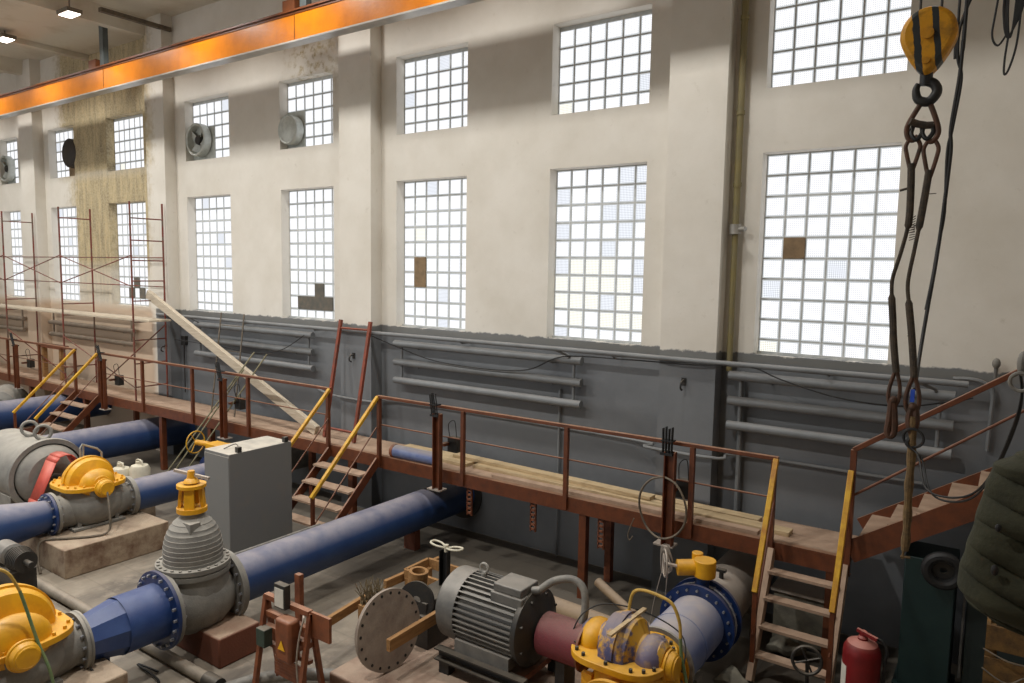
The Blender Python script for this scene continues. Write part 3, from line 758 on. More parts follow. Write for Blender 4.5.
# main pipe
PX, PZ = -7.16, .6
t = thing('water_pipe', (PX, 6.85, PZ), 'large dusty blue pipe running from the gate valve under the walkway to the wall', 'pipe')
build(pipe_y(MB(), PX, PZ, .275, 4.74, 8.985, 48), 'pipe_body', 'blue_paint', t)
build(MB().flange((PX, 4.722, PZ), (0,1,0), .395, .035), 'flange', 'grey_casting', t)
build(MB().cyl((PX - .16, 4.75, PZ + .235), (PX - .16, 6.2, PZ + .235), .02, n=8), 'side_conduit', 'hose_grey', t)
build(MB().flange((PX, 8.975, PZ), (0,1,0), .4, .03, rin=.27), 'wall_sleeve', 'dark_steel', t)
for y in (7.9,): build(MB().box(PX-.2, PX+.02, y-.06, y+.06, 0, PZ-.255), 'pipe_support', 'red_brick_paint', t)
# gate valve
GV = 4.32
t = thing('gate_valve', (PX, GV, 0.3), 'big grey dome-topped gate valve between the blue reducer and the large blue pipe', 'valve')
mb = MB(); mb.lathe([(.28, -.32), (.3, -.28), (.36, -.16), (.385, 0), (.36, .16), (.3, .28), (.28, .32)], (PX, GV, PZ), (0,1,0), 44)
mb.lathe([(.36, -.05), (.36, .2), (.345, .35)], (PX, GV, PZ), (0,0,1), 44)
build(mb, 'valve_body', 'grey_casting', t)
for y in (3.96, 4.68): 
    f = build(MB().flange((PX, y, PZ), (0,1,0), .405, .04), 'flange', 'grey_casting', t)
    bolt_ring(f, 'bolt_steel', (PX, y, PZ), (0,1,0), .355, .06, 20)
f = build(MB().lathe([(.2, -.06), (.38, -.06), (.38, -.012), (.36, -.012), (.36, .008), (.38, .008), (.38, .055), (.2, .055)], (PX, GV, 0.965), (0,0,1), 44), 'bonnet_flange', 'grey_casting', t)
bolt_ring(f, 'grey_casting', (PX, GV, 0.965), (0,0,1), .35, .1, 24, .017)
prof = [(.306, .05)]
for i in range(9):
    z = .08 + i*.05; r = .302*math.sqrt(max(0, 1 - (max(0, z-.16)/.42)**2)) 
    prof += [(r + .003, z), (r + .003, z + .007), (r - .001, z + .010)]
prof += [(.13, .545), (.12, .56), (.12, .61), (0, .61)]
build(MB().lathe(prof, (PX, GV, 0.965), (0,0,1), 44), 'bonnet_dome', 'grey_casting', t)
build(MB().box(PX+.06, PX+.2, GV-.15, GV-.03, 1.385, 1.485), 'dome_lug', 'grey_casting', t)
yk = MB().flange((PX, GV, 1.585), (0,0,1), .155, .05).flange((PX, GV, 1.845), (0,0,1), .15, .035)
for k in range(4):
    a = PI/4 + k*PI/2; c_, s_ = math.cos(a), math.sin(a)
    yk.bar((PX + .12*c_, GV + .12*s_, 1.595), (PX + .095*c_, GV + .095*s_, 1.845), .1, .035, (c_, s_, 0))
build(yk, 'yoke', 'yellow_paint', t)
build(MB().lathe([(.085, 1.880), (.07, 1.905), (.045, 1.925), (.035, 2.005), (0, 2.005)], (PX, GV, 0), (0,0,1), 20), 'stem_cap', 'yellow_paint', t)
build(MB().bar((PX - .22, GV-.06, 1.985), (PX + .2, GV+.08, 1.935), .03, .03), 'hand_bar', 'cream_pipe', t)
build(MB().box(PX-.02, PX+.02, GV-.02, GV+.02, 1.515, 1.865), 'valve_stem', 'dark_steel', t)
build(MB().box(PX+.06, PX+.24, GV+.0, GV+.18, .33, .38), 'foot', 'dark_steel', t)
tag(build(MB().prism([(-7.45, 4.22, 0), (-6.57, 4.22, 0), (-6.57, 4.72, 0), (-7.45, 4.72, 0)], (0, 0, .33)), 'support_block', 'red_brick_paint', None, .02, loc=(-7, 4.45, 0)),
    'red-brown concrete block under the dome-topped gate valve', 'block')
# reducer to the near pump
t = thing('pipe_reducer', (PX, 3.55, PZ), 'short blue tapering pipe between the near yellow pump and the gate valve', 'pipe')
build(MB().lathe([(.205, 3.12), (.21, 3.14), (.288, 3.5)], (PX, 0, PZ), (0,1,0), 10), 'taper_cone', 'clean_blue', t)
build(MB().lathe([(.29, 3.48), (.29, 3.92)], (PX, 0, PZ), (0,1,0), 44), 'barrel', 'clean_blue', t)
f = build(MB().flange((PX, 3.915, PZ), (0,1,0), .415, .035), 'flange', 'navy_paint', t); bolt_ring(f, 'bolt_steel', (PX, 3.91, PZ), (0,1,0), .37, .05, 20)
build(MB().flange((PX, 3.125, PZ), (0,1,0), .29, .03), 'flange', 'grey_casting', t)
build(MB().cyl((PX+.05, 3.35, PZ-.33), (PX+.05, 3.35, PZ-.26), .03, n=12), 'drain_plug', 'navy_paint', t)

# split-case pumps
def pump(x, y, z, label, ym, gm, R=.45, nz=-.25, hl=.53, nx=0, fz=.4, fR=.29, L=.5, dm=None):
    o = V((x, y, z)); t = thing('split_case_pump', (x, y, 0), label, 'pump', 'horizontal split-case pumps')
    dm = dm or ym
    pr = [(.001, -.4), (.12, -.4), (.16, -.36), (.17, -.18), (R*.72, -.15), (R*.93, -.12), (R, -.06), (R, .06), (R*.93, .12), (R*.72, .15), (.17, .18), (.16, .36), (.12, .4), (.001, .4)]
    build(MB().lathe(pr, o + V((0,0,.03)), (1,0,0), 36, 0, PI, (0,1,0)), 'upper_casing', dm, t)
    for sgn in (-1, 1):
        build(MB().ball(o + V((sgn*.27, 0, .03)), (.15, R*.72, R*.62), 26, 14), 'suction_dome', 'purple_worn' if dm != ym and sgn > 0 else ym, t)
    build(MB().lathe([(R - .01, -.03), (R + .02, -.03), (R + .02, .03), (R - .01, .03)], o + V((0,0,.03)), (1,0,0), 36, PI*.02, PI*.98, (0,1,0)), 'volute_rib', dm, t)
    lw = MB().lathe(pr, o - V((0,0,.03)), (1,0,0), 36, PI, 2*PI, (0,1,0))
    no = V((x + nx, y, z + nz))
    lw.ball(no + V((0, .0, 0.04)), (.38, hl*.86, -nz*.75 + .1), 30, 16)
    lw.lathe([(fR*.82, -hl), (fR*.74, -hl + .06), (fR*.82, -.3), (fR*.9, .3), (fR*.74, hl - .06), (fR*.82, hl)], no, (0,1,0), 36)
    build(lw, 'lower_casing', gm, t)
    for dx, dy in ((-.22, -.26), (.22, -.26), (-.22, .26), (.22, .26)):
        build(MB().box(x+dx-.05, x+dx+.05, y+dy-.025, y+dy+.025, fz + .03, z - .16), 'foot', gm, t)
    out = []
    for k in range(40):
        a = 2*PI*k/40; c_, s_ = math.cos(a), math.sin(a)
        sx = math.copysign(abs(c_)**.55, c_)*.44; sy = math.copysign(abs(s_)**.8, s_)*(R + .1); out.append((x + sx, y + sy, z - .03))
    f = build(MB().prism(out, (0, 0, .06)), 'split_flange', ym, t, .006)
    bb = []
    for k in range(18):
        a = 2*PI*(k + .5)/18; c_, s_ = math.cos(a), math.sin(a)
        bb.append((x + math.copysign(abs(c_)**.55, c_)*.405, y + math.copysign(abs(s_)**.8, s_)*(R + .06), z + .035))
    bolt_objs(f, 'dark_steel' if dm == 'peeling_yellow' else ym, bb, (0,0,1), .01, .017, .02)
    for s in (-1, 1):
        b = MB().lathe([(.001, L + .06), (.08, L + .06), (.11, L + .04), (.125, L), (.125, L - .06), (.1, L - .08), (.1, .4), (.13, .39), (.13, .36)], o, (s,0,0), 28)
        bo = build(b, 'bearing_housing', ym, t)
        build(MB().ring(o + V((s*(L + .05), 0, 0)), (1,0,0), .085, .012, 24, 6), 'cap_ring', ym, bo)
        build(MB().ring(o + V((s*(L - .02), 0, 0)), (1,0,0), .128, .014, 28, 6), 'collar_ring', ym, bo)
        fl = build(MB().flange(no + V((0, s*hl, 0)), (0,1,0), fR, .04), 'flange', gm, t)
        bolt_ring(fl, 'bolt_steel', no + V((0, s*hl, 0)), (0,1,0), fR - .045, .06, 14, .014)
    build(MB().box(x-.32, x+.32, y-.36, y+.36, fz, fz + .03), 'foot_plate', gm, t)
    return t
pump(PX - .05, 2.5, .87, 'yellow-topped split-case pump at the lower left corner, nearest the camera', 'yellow_paint', 'grey_casting', .43, -.27, .6, .05, .4)
pump(-11.05, 5.05, 1.0, 'yellow-topped grey pump on a concrete plinth beside the big grey motor', 'yellow_paint', 'grey_casting', .34, -.33, .53, .05, .41, .3)
pump(-2.65, 5.65, .86, 'yellow pump with peeling paint coupled to the finned motor', 'yellow_paint', 'yellow_paint', .3, -.31, .5, .12, .26, .3, .44, 'peeling_yellow')
# grab handle on the far pump
tag(build(MB().tube([(-11.15, 5.0, 1.25), (-11.15, 5.0, 1.5), (-11.15, 5.03, 1.55), (-11.15, 5.24, 1.45), (-11.15, 5.3, 1.38), (-11.15, 5.31, 1.15)], .015, 8).tube([(-11.25, 5.08, 1.2), (-11.22, 5.08, 1.52), (-11.16, 5.06, 1.54)], .013, 8), 'grab_handle', 'light_steel'),
    'bent light steel grab handle rising above the far yellow pump', 'handle')

# plinths
tag(build(MB().box(-13.9, -10.15, 4.3, 5.75, 0, .4), 'concrete_plinth', 'concrete_plinth', None, .015), 'rough beige concrete plinth under the far pump and big grey motor', 'plinth')
tag(build(MB().prism([(-5.3, 4.58, 0), (-1.7, 4.58, 0), (-1.7, 6.25, 0), (-5.3, 6.25, 0)], (0, 0, .25)), 'machine_plinth', 'pink_plinth', None, .02), 'pinkish concrete plinth under the finned motor and peeling pump', 'plinth')
tag(build(MB().box(-10.2, -6.6, 1.95, 3.3, 0, .4), 'near_plinth', 'concrete_plinth', None, .015), 'concrete plinth under the near yellow pump', 'plinth')

# far pump pipework
t = thing('blue_pipe', (-11, 6.6, .65), 'blue pipe leaving the far yellow pump towards the cabinet', 'pipe')
build(pipe_y(MB(), -11, .65, .245, 5.62, 7.0), 'pipe_body', 'blue_paint', t)
build(MB().flange((-11, 7.0, .65), (0,1,0), .36, .04), 'flange', 'navy_paint', t)
build(MB().flange((-11, 5.615, .66), (0,1,0), .3, .03), 'flange', 'grey_casting', t)
t = thing('butterfly_valve', (-11, 7.15, .65), 'navy flanged valve with yellow gearbox and handwheel beside the cabinet', 'valve')
build(MB().flange((-11, 7.1, .65), (0,1,0), .34, .12), 'valve_body', 'navy_paint', t)
f = build(MB().flange((-11, 7.2, .65), (0,1,0), .37, .04), 'flange', 'navy_paint', t); bolt_ring(f, 'bolt_steel', (-11, 7.15, .65), (0,1,0), .33, .16, 18, .012, .03)
build(MB().cyl((-11, 7.1, .95), (-11, 7.1, 1.1), .08, n=16), 'neck', 'navy_paint', t)
build(MB().box(-11.16, -10.72, 7.0, 7.24, 1.1, 1.2).cyl((-10.74, 7.12, 1.1), (-10.74, 7.12, 1.21), .13, n=24).cyl((-11.2, 7.1, 1.15), (-11.5, 7.05, 1.15), .05, n=14), 'gearbox', 'yellow_paint', t, .01)
w = MB().ring((-11.52, 7.05, 1.15), (1, .15, 0), .19, .012, 28, 6)
for k in range(3):
    a = k*2*PI/3; w.cyl((-11.52, 7.05, 1.15), (-11.52 - .03*math.cos(a), 7.05 + .18*math.cos(a), 1.15 + .18*math.sin(a)), .009, n=6)
build(w, 'handwheel', 'yellow_rail', t)
t = thing('grey_pipe', (-11, 8.1, .65), 'grey flanged pipe end beyond the cabinet under the walkway', 'pipe')
build(pipe_y(MB(), -11, .65, .26, 7.24, 8.98), 'pipe_body', 'grey_casting', t); build(MB().flange((-11, 7.6, .65), (0,1,0), .36, .05), 'flange', 'grey_casting', t)
t = thing('blue_taper_pipe', (-11, 3.5, .65), 'blue tapering pipe entering the far pump at the left edge', 'pipe')
build(MB().lathe([(.215, 4.48), (.225, 4.38), (.32, 3.75), (.325, 3.6), (.325, 2.2)], (-11, 0, .66), (0,1,0), 44), 'taper_body', 'blue_paint', t)
f = build(MB().flange((-11, 4.475, .67), (0,1,0), .3, .035), 'flange', 'navy_paint', t); bolt_ring(f, 'bolt_steel', (-11, 4.47, .67), (0,1,0), .26, .05, 14, .014)
build(MB().box(-11.2, -10.8, 2.6, 2.8, 0, .32), 'pipe_support', 'red_brick_paint', t)
# more distant pipes
t = thing('water_pipe', (-15, 6.5, .6), 'dusty blue pipe behind the big grey motor running under the walkway', 'pipe')
build(pipe_y(MB(), -15, .6, .335, 3.0, 8.98, 44), 'pipe_body', 'blue_paint', t)
build(MB().box(-15.3, -14.7, 6.0, 6.2, 0, .3), 'pipe_support', 'red_brick_paint', t)
t = thing('water_pipe', (-18.4, 6.5, .8), 'dusty blue pipe behind the far stairs at the left edge', 'pipe')
build(pipe_y(MB(), -18.6, .76, .33, 3.0, 8.98, 44), 'pipe_body', 'blue_paint', t)
build(MB().box(-18.9, -18.3, 7.0, 7.2, 0, .45), 'pipe_support', 'red_brick_paint', t)
t = thing('round_tank', (-22, 8.2, .8), 'grey-green round machine under the far end of the walkway', 'tank')
build(MB().lathe([(.001, 0), (.3, 0), (.46, .1), (.5, .3), (.5, 1.0), (.001, 1.0)], (-20.6, 7.3, .55), (-.8, .6, 0), 32), 'tank_shell', 'grey_casting', t)
build(MB().box(-21.5, -20.6, 7.2, 7.9, 0, .15), 'tank_base', 'grey_casting', t)

# big grey motor
t = thing('large_motor', (-13, 5.07, .4), 'large round grey electric motor with lifting eyes at the left edge', 'motor')
O = V((-12.12, 5.05, .88))
build(MB().lathe([(.001, 0), (.1, 0), (.2, -.02), (.36, -.03), (.44, -.1), (.48, -.2)], O, (1,0,0), 48), 'end_bell', 'grey_casting', t)
build(MB().lathe([(.5, -.18), (.57, -.18), (.58, -.24), (.53, -.26), (.53, -1.7), (.4, -1.75), (.001, -1.75)], O, (1,0,0), 48), 'motor_body', 'grey_casting', t)
for dx in (-.34, -.82):
    build(MB().ring(O + V((dx, 0, .66)), (1, -.45, .15), .11, .026, 26, 8).cyl(O + V((dx, 0, .5)), O + V((dx, 0, .56)), .06, n=14), 'lifting_eye', 'grey_casting', t)
for dy in (-.38, .38): build(MB().box(-13.9, -12.5, 5.07+dy-.12, 5.07+dy+.12, .4, .6), 'foot', 'grey_casting', t)
build(MB().cyl(O, O + V((.6, 0, .1)), .06, n=16), 'shaft', 'dark_steel', t)
gpr = [(y, z) for y, z in ((4.62, .52), (4.66, .66), (4.9, 1.2), (4.96, 1.27), (5.05, 1.29), (5.14, 1.27), (5.2, 1.2), (5.44, .66), (5.48, .52))]
g = MB()
for k in range(len(gpr) - 1):
    p, q = gpr[k], gpr[k+1]; g.add([(-12.05, *p), (-12.05, *q), (-11.72, *q), (-11.72, *p)], [(0,1,2,3)])
go = build(g, 'coupling_guard', 'red_guard'); tag(go, 'bent red sheet guard over the shaft coupling of the large grey motor', 'guard')
so = go.modifiers.new('sheet', 'SOLIDIFY'); so.thickness = .012
for y in (4.63, 5.47): build(MB().box(-12.05, -11.72, y-.012, y+.012, .4, .53), 'guard_leg', 'dark_steel', go)
cn = thing('plastic_canister', (-12.0, 6.02, 0), 'white plastic canister on the plinth edge just behind the far yellow pump', 'canister')
build(MB().lathe([(.001, .42), (.14, .42), (.16, .44), (.16, .78), (.13, .84), (.05, .87), (.05, .92), (.001, .92)], (-12.0, 6.0, 0), (0,0,1), 20), 'body', 'white_plastic', cn)
build(MB().tube(smooth([(-12.1, 6.0, .82), (-12.08, 6.0, .92), (-11.94, 6.0, .92), (-11.9, 6.0, .82)], 4), .014, 8), 'handle', 'white_plastic', cn)
tag(build(MB().box(-12.3, -11.6, 5.78, 6.35, 0, .42), 'low_block', 'concrete_plinth', None, .01), 'low concrete block carrying the white canisters behind the far pump', 'block')
cn2 = thing('plastic_canister', (-11.78, 6.2, .42), 'second white plastic canister nearer the blue pipe of the far pump', 'canister', 'white canisters behind the far pump')
build(MB().lathe([(.001, .42), (.14, .42), (.16, .44), (.16, .82), (.13, .88), (.05, .91), (.05, .95), (.001, .95)], (-11.78, 6.2, 0), (0,0,1), 20), 'body', 'white_plastic', cn2)
build(MB().tube(smooth([(-11.88, 6.2, .86), (-11.86, 6.2, .96), (-11.72, 6.2, .96), (-11.68, 6.2, .86)], 4), .014, 8), 'handle', 'white_plastic', cn2)
cn['group'] = 'white canisters behind the far pump'
# little gear motor low at the left edge
t = thing('gear_motor', (-9.2, 3.6, 0), 'small grey gear motor with toothed coupling at the left edge behind the near pump', 'motor')
Q = V((-9.45, 3.5, .74))
build(MB().lathe([(.001, 0), (.1, 0), (.13, -.02), (.13, -.28), (.001, -.3)], Q + V((-.12, 0, 0)), (1, 0, 0), 24), 'motor_body', 'grey_metal', t)
tb = MB()
for k in range(7): tb.cyl(Q + V((.02 + k*.03, 0, 0)), Q + V((.035 + k*.03, 0, 0)), .15 - .004*k, n=18)
tb.cyl(Q, Q + V((.36, 0, 0)), .035, n=12)
build(tb, 'toothed_coupling', 'dark_steel', t)
build(MB().box(-9.8, -9.3, 3.37, 3.63, 0, .62), 'pedestal', 'dark_steel', t)
# floor pipes
fp = thing('floor_pipe', (-8.5, 4.13, .08), 'long grey pipe lying on the floor below the gate valve', 'pipe')
build(MB().cyl((-11.2, 3.98, .07), (-6.35, 3.98, .07), .06, n=18), 'pipe_run', 'pipe_floor', fp)
build(MB().cyl((-6.42, 3.98, .07), (-6.2, 3.98, .07), .075, n=18), 'end_collar', 'dark_steel', fp)
tag(build(MB().tube(smooth([(-6.15, 3.7, .06), (-6.1, 4.0, .07), (-5.95, 4.3, .09), (-5.7, 4.55, .1), (-5.4, 4.75, .1)], 5), .06, 14), 'bent_pipe', 'hose_grey'), 'short bent grey pipe on the floor by the starter stand', 'pipe')
tp = thing('thick_floor_pipe', (-3.9, 7.2, .13), 'thick sand-coloured pipe on the floor behind the finned motor', 'pipe')
build(MB().cyl((-5.1, 7.35, .13), (-3.05, 7.2, .13), .125, n=28), 'pipe_run', 'pipe_sand', tp)
tag(build(MB().cyl((-4.12, 7.95, .28), (-3.0, 7.4, .07), .06, n=18), 'loose_pipe', 'pipe_sand'), 'thin loose pipe with rusty end pointing up beside the walkway post', 'pipe')

# grey cabinet
cb = thing('electrical_cabinet', (-8.4, 6.0, 0), 'plain grey metal cabinet standing beside the middle stairs', 'cabinet')
build(MB().box(-8.72, -8.18, 5.46, 6.44, 0, 1.78), 'body', 'cabinet_grey', cb, .006)
build(MB().box(-8.715, -8.185, 5.452, 5.46, .05, 1.74), 'door', 'cabinet_grey', cb)
for y in (5.62, 6.36): build(MB().box(-8.24, -8.18, y-.03, y+.03, 1.78, 1.85), 'lifting_lug', 'dark_steel', cb)
build(MB().tube(smooth([(-8.5, 5.6, 1.785), (-8.45, 5.75, 1.83), (-8.25, 5.65, 1.8)], 5), .006, 6), 'top_wire', 'dark_steel', cb)

# finned motor
t = thing('finned_motor', (-3.97, 5.6, .25), 'ribbed grey electric motor with terminal box in the foreground', 'motor')
O = V((0, 5.6, .82))
b = MB().cyl((-4.29, 5.6, .82), (-3.59, 5.6, .82), .315, n=40)
for k in range(40):
    a = 2*PI*k/40; c_, s_ = math.cos(a), math.sin(a)
    b.bar((-4.29, 5.6 + .335*c_, .82 + .335*s_), (-3.59, 5.6 + .335*c_, .82 + .335*s_), .014, .05, (0, c_, s_))
build(b, 'finned_body', 'grey_metal', t)
build(MB().lathe([(.001, -4.55), (.3, -4.55), (.355, -4.5), (.36, -4.29), (.33, -4.29)], (0, 5.6, .82), (1,0,0), 40), 'fan_cowl', 'grey_metal', t)
es = build(MB().lathe([(.36, -3.61), (.37, -3.59), (.37, -3.55), (.3, -3.51), (.16, -3.47), (.1, -3.43), (.001, -3.43)], (0, 5.6, .82), (1,0,0), 40), 'end_shield', 'dark_steel', t)
bolt_ring(es, 'dark_steel', (-3.54, 5.6, .82), (1,0,0), .32, .03, 8, .014)
tbx = MB().box(-3.92, -3.56, 5.36, 5.7, 1.06, 1.17).box(-3.9, -3.58, 5.38, 5.68, 1.17, 1.25)
tb_ = build(tbx, 'terminal_box', 'grey_metal', t, .012)
build(MB().cyl((-3.57, 5.56, 1.19), (-3.49, 5.58, 1.21), .04, n=14), 'cable_gland', 'grey_metal', tb_)
le = build(MB().ring((-4.17, 5.6, 1.25), (0, 1, 0), .045, .014, 20, 8).cyl((-4.17, 5.6, 1.15), (-4.17, 5.6, 1.2), .03, n=12), 'lifting_eye', 'light_steel', t)
for dy in (-.27, .27): build(MB().box(-4.27, -3.63, 5.6+dy-.07, 5.6+dy+.07, .5, .62), 'foot', 'grey_metal', t)
build(MB().cyl((-3.47, 5.6, .82), (-2.97, 5.6, .82), .06, n=16), 'shaft', 'dark_steel', t)
bf = thing('motor_base_frame', (-3.97, 5.6, .25), 'dark steel base frame under the finned motor', 'frame')
for y in (5.27, 5.93): build(MB().chan((-4.47, y, .44), (-3.42, y, .44), .08, .12, .014), 'side_channel', 'dark_steel', bf)
for x in (-4.37, -3.52):
    for y in (5.27, 5.93): build(MB().box(x-.06, x+.06, y-.05, y+.05, .25, .38), 'leg', 'dark_steel', bf)
build(MB().box(-4.37, -4.27, 5.27, 5.93, .38, .44).box(-3.62, -3.52, 5.27, 5.93, .38, .44), 'cross_member', 'rust_brown', bf)
cg = thing('coupling_guard', (-3.22, 5.6, .8), 'maroon perforated guard over the coupling between finned motor and peeling pump', 'guard')
build(MB().lathe([(.19, -3.45), (.2, -3.44), (.2, -3.02), (.19, -3.01)], (0, 5.6, .8), (1,0,0), 36), 'mesh_drum', 'maroon_mesh', cg)
build(MB().flange((-3., 5.6, .8), (1,0,0), .22, .02, rin=.06), 'end_plate', 'rust_brown', cg)
build(MB().box(-3.27, -3.17, 5.5, 5.7, .25, .62), 'guard_foot', 'dark_steel', cg)
tag(build(MB().tube(smooth([(-3.5, 5.58, 1.21), (-3.38, 5.64, 1.31), (-3.22, 5.7, 1.345), (-3.1, 5.7, 1.28), (-3.06, 5.66, 1.1), (-3.08, 5.62, .95), (-3.1, 5.58, .88)], 7), .036, 12), 'cable_conduit', 'hose_grey'),
    'thick grey conduit arching from the motor terminal box', 'conduit')

# right-hand discharge pipe
RX = -2.53
t = thing('spool_pipe', (RX, 6.7, .55), 'dusty pale blue pipe between the peeling pump and the navy flanges', 'pipe')
build(pipe_y(MB(), RX, .55, .295, 6.18, 7.12, 44), 'pipe_body', 'pale_blue_paint', t)
build(MB().flange((RX, 6.17, .55), (0,1,0), .34, .03), 'flange', 'grey_casting', t)
build(MB().ring((RX, 6.62, .55), (0,1,0), .296, .008, 40, 6), 'weld_seam', 'pale_blue_paint', t)
build(MB().box(RX-.25, RX+.25, 6.5, 6.66, 0, .3), 'pipe_support', 'grey_casting', t)
t = thing('butterfly_valve', (RX, 7.25, .55), 'navy flanged butterfly valve with yellow gearbox under the walkway', 'valve')
for y, R in ((7.14, .405), (7.36, .405)):
    f = build(MB().flange((RX, y, .55), (0,1,0), R, .04), 'flange', 'navy_paint', t); bolt_ring(f, 'bolt_steel', (RX, y, .55), (0,1,0), .355, .05, 20, .013, .02)
build(MB().lathe([(.34, 7.16), (.36, 7.18), (.36, 7.34), (.34, 7.36)], (RX, 0, .55), (0,1,0), 44), 'valve_body', 'navy_paint', t)
build(MB().ring((RX, 7.26, .55), (0,1,0), .375, .012, 44, 6), 'body_rib', 'bolt_steel', t)
build(MB().cyl((RX, 7.26, .88), (RX, 7.26, 1.02), .075, n=18), 'neck', 'navy_paint', t)
build(MB().cyl((RX + .02, 7.26, 1.02), (RX + .02, 7.26, 1.2), .115, n=30).cyl((RX - .1, 7.36, 1.08), (RX - .1, 7.36, 1.22), .06, n=18), 'gearbox', 'yellow_paint', t, .008)
build(MB().cyl((RX - .08, 7.24, 1.1), (RX - .24, 7.14, 1.09), .085, n=20), 'gear_input', 'yellow_paint', t, .006)
w = MB().ring((RX - .36, 7.1, 1.12), (1, .6, 0), .14, .011, 28, 6)
for k in range(3):
    a = .5 + k*2*PI/3; w.cyl((RX - .36, 7.1, 1.12), (RX - .36 - .065*math.cos(a), 7.1 + .11*math.cos(a), 1.12 + .13*math.sin(a)), .009, n=6)
w.cyl((RX - .22, 7.15, 1.1), (RX - .36, 7.1, 1.12), .018, n=10)
build(w, 'handwheel', 'cream_pipe', t)
t = thing('cream_pipe', (RX, 8.2, .55), 'dusty cream pipe from the navy flanges to the wall beneath the walkway', 'pipe')
build(pipe_y(MB(), RX, .55, .3, 7.4, 8.98, 44), 'pipe_body', 'cream_pipe', t)
build(MB().cyl((RX+.05, 7.72, .84), (RX+.05, 7.72, .92), .025, n=10).box(RX+.0, RX+.1, 7.69, 7.75, .92, .95), 'vent_tap', 'dark_steel', t)
build(MB().box(RX-.25, RX+.25, 8.2, 8.4, 0, .3), 'pipe_support', 'grey_casting', t)
wo = build(wr, 'wire_coil', 'cream_pipe'); tag(wo, 'pale wire hanging in loops from the handwheel of the butterfly valve', 'wire')

# hoses at the peeling pump
yh = thing('rubber_hose', (-2.4, 5.75, 1), 'yellow and green hose arching over the peeling pump', 'hose')
build(MB().tube(smooth([(-2.66, 5.72, 1.1), (-2.65, 5.75, 1.29), (-2.61, 5.75, 1.38), (-2.52, 5.75, 1.41), (-2.38, 5.75, 1.4), (-2.26, 5.75, 1.36), (-2.19, 5.75, 1.22), (-2.175, 5.75, 1.08)], 7), .015, 8), 'yellow_length', 'hose_yellow', yh)
build(MB().tube(smooth([(-2.175, 5.75, 1.08), (-2.16, 5.75, .92), (-2.1, 5.72, .74), (-2.0, 5.6, .5), (-1.9, 5.4, .27)], 7), .0155, 8), 'green_length', 'hose_green', yh)
tag(build(MB().tube(smooth([(-3.1, 5.5, .95), (-3.05, 5.6, 1.1), (-2.9, 5.75, 1.18), (-2.6, 5.9, 1.14), (-2.3, 5.98, 1.02), (-2.18, 5.9, .92), (-2.15, 5.75, .78)], 7), .007, 6), 'thin_cable', 'black_rubber'), 'thin black cable looping over the peeling pump', 'cable')
tag(build(MB().bar((-2.62, 5.28, 1.16), (-2.56, 5.86, 1.19), .04, .02), 'wooden_lath', 'wood_pale', None), 'pale wooden lath lying across the top of the peeling pump', 'lath')
gh = thing('rubber_hose', (-6.75, 2.5, 1), 'green and yellow hose hanging over the near yellow pump', 'hose')
build(MB().tube(smooth([(-6.9, 2.2, 1.66), (-6.8, 2.32, 1.68), (-6.75, 2.42, 1.62), (-6.75, 2.5, 1.44)], 7), .013, 8), 'yellow_length', 'hose_yellow', gh)
build(MB().tube(smooth([(-6.75, 2.5, 1.44), (-6.75, 2.55, 1.23), (-6.7, 2.6, .95), (-6.62, 2.65, .7), (-6.6, 2.68, .41)], 7), .0135, 8), 'green_length', 'hose_green', gh)
tag(build(MB().tube(smooth([(-10.5, 5.05, .95), (-10.35, 5.0, .7), (-10.3, 4.95, .45), (-10.35, 4.75, .42), (-10.55, 4.5, .42), (-10.75, 4.27, .4), (-10.7, 4.2, .2), (-10.6, 4.18, .02)], 7), .016, 8), 'drain_hose', 'thin_steel'), 'thin hose curling over the edge of the beige plinth', 'hose')
tag(build(MB().tube(smooth([(-6.9, 3.1, .42), (-6.7, 3.4, .03), (-6.8, 3.7, .03), (-6.9, 3.3, .42)][:3] + [(-7.3, 3.75, .03), (-7.0, 3.8, .03)], 6), .012, 6), 'floor_hose', 'black_rubber'), 'dark hose lying on the floor below the blue reducer', 'hose')

# starter stand
t = thing('starter_stand', (-5.55, 4.42, 0), 'rusty orange steel stand with starter box in front of the big blue pipe', 'stand')
SX0, SX1, SY = -5.98, -5.38, 4.42
A_ = V((-5.93, 4.34, 0)); B_ = V((-5.27, 4.34, 0)); D_ = (B_ - A_).normalized(); N_ = V((D_.y, -D_.x, 0))
def sp(u, z, n=0): return A_ + D_*u + V((0,0,z*.93)) + N_*n
LW = (B_ - A_).length
for u in (0, LW):
    for s in (-1, 1): build(MB().bar(sp(u, 1.02, 0), sp(u, 0, s*.16), .045, .045, N_), 'leg', 'orange_box', t)
for z in (1.02, .84, .68): build(MB().bar(sp(0, z), sp(LW, z), .05, .06, N_), 'crossbar', 'orange_box', t)
build(MB().bar(sp(.02, .5), sp(LW, .5), .035, .05, N_), 'crossbar', 'rust_brown', t)
bx = MB().prism([sp(.34, .5, .03), sp(.56, .5, .03), sp(.56, .5, .17), sp(.34, .5, .17)], (0, 0, .42)); sb = build(bx, 'starter_box', 'orange_box', t, .03)
wt = MB().prism([sp(.4, .64, .175), sp(.5, .64, .175), sp(.45, .74, .175)], N_*.004); build(wt, 'warning_triangle', 'warn_yellow', sb)
bx = MB().prism([sp(.24, 1.0, .02), sp(.4, 1.0, .02), sp(.4, 1.0, .09), sp(.24, 1.0, .09)], (0, 0, .24)); gb = build(bx, 'gauge_box', 'dark_steel', t, .006)
build(MB().prism([sp(.255, 1.02, .092), sp(.385, 1.02, .092), sp(.385, 1.22, .092), sp(.255, 1.22, .092)], N_*.004), 'gauge_face', 'white_sign', gb)
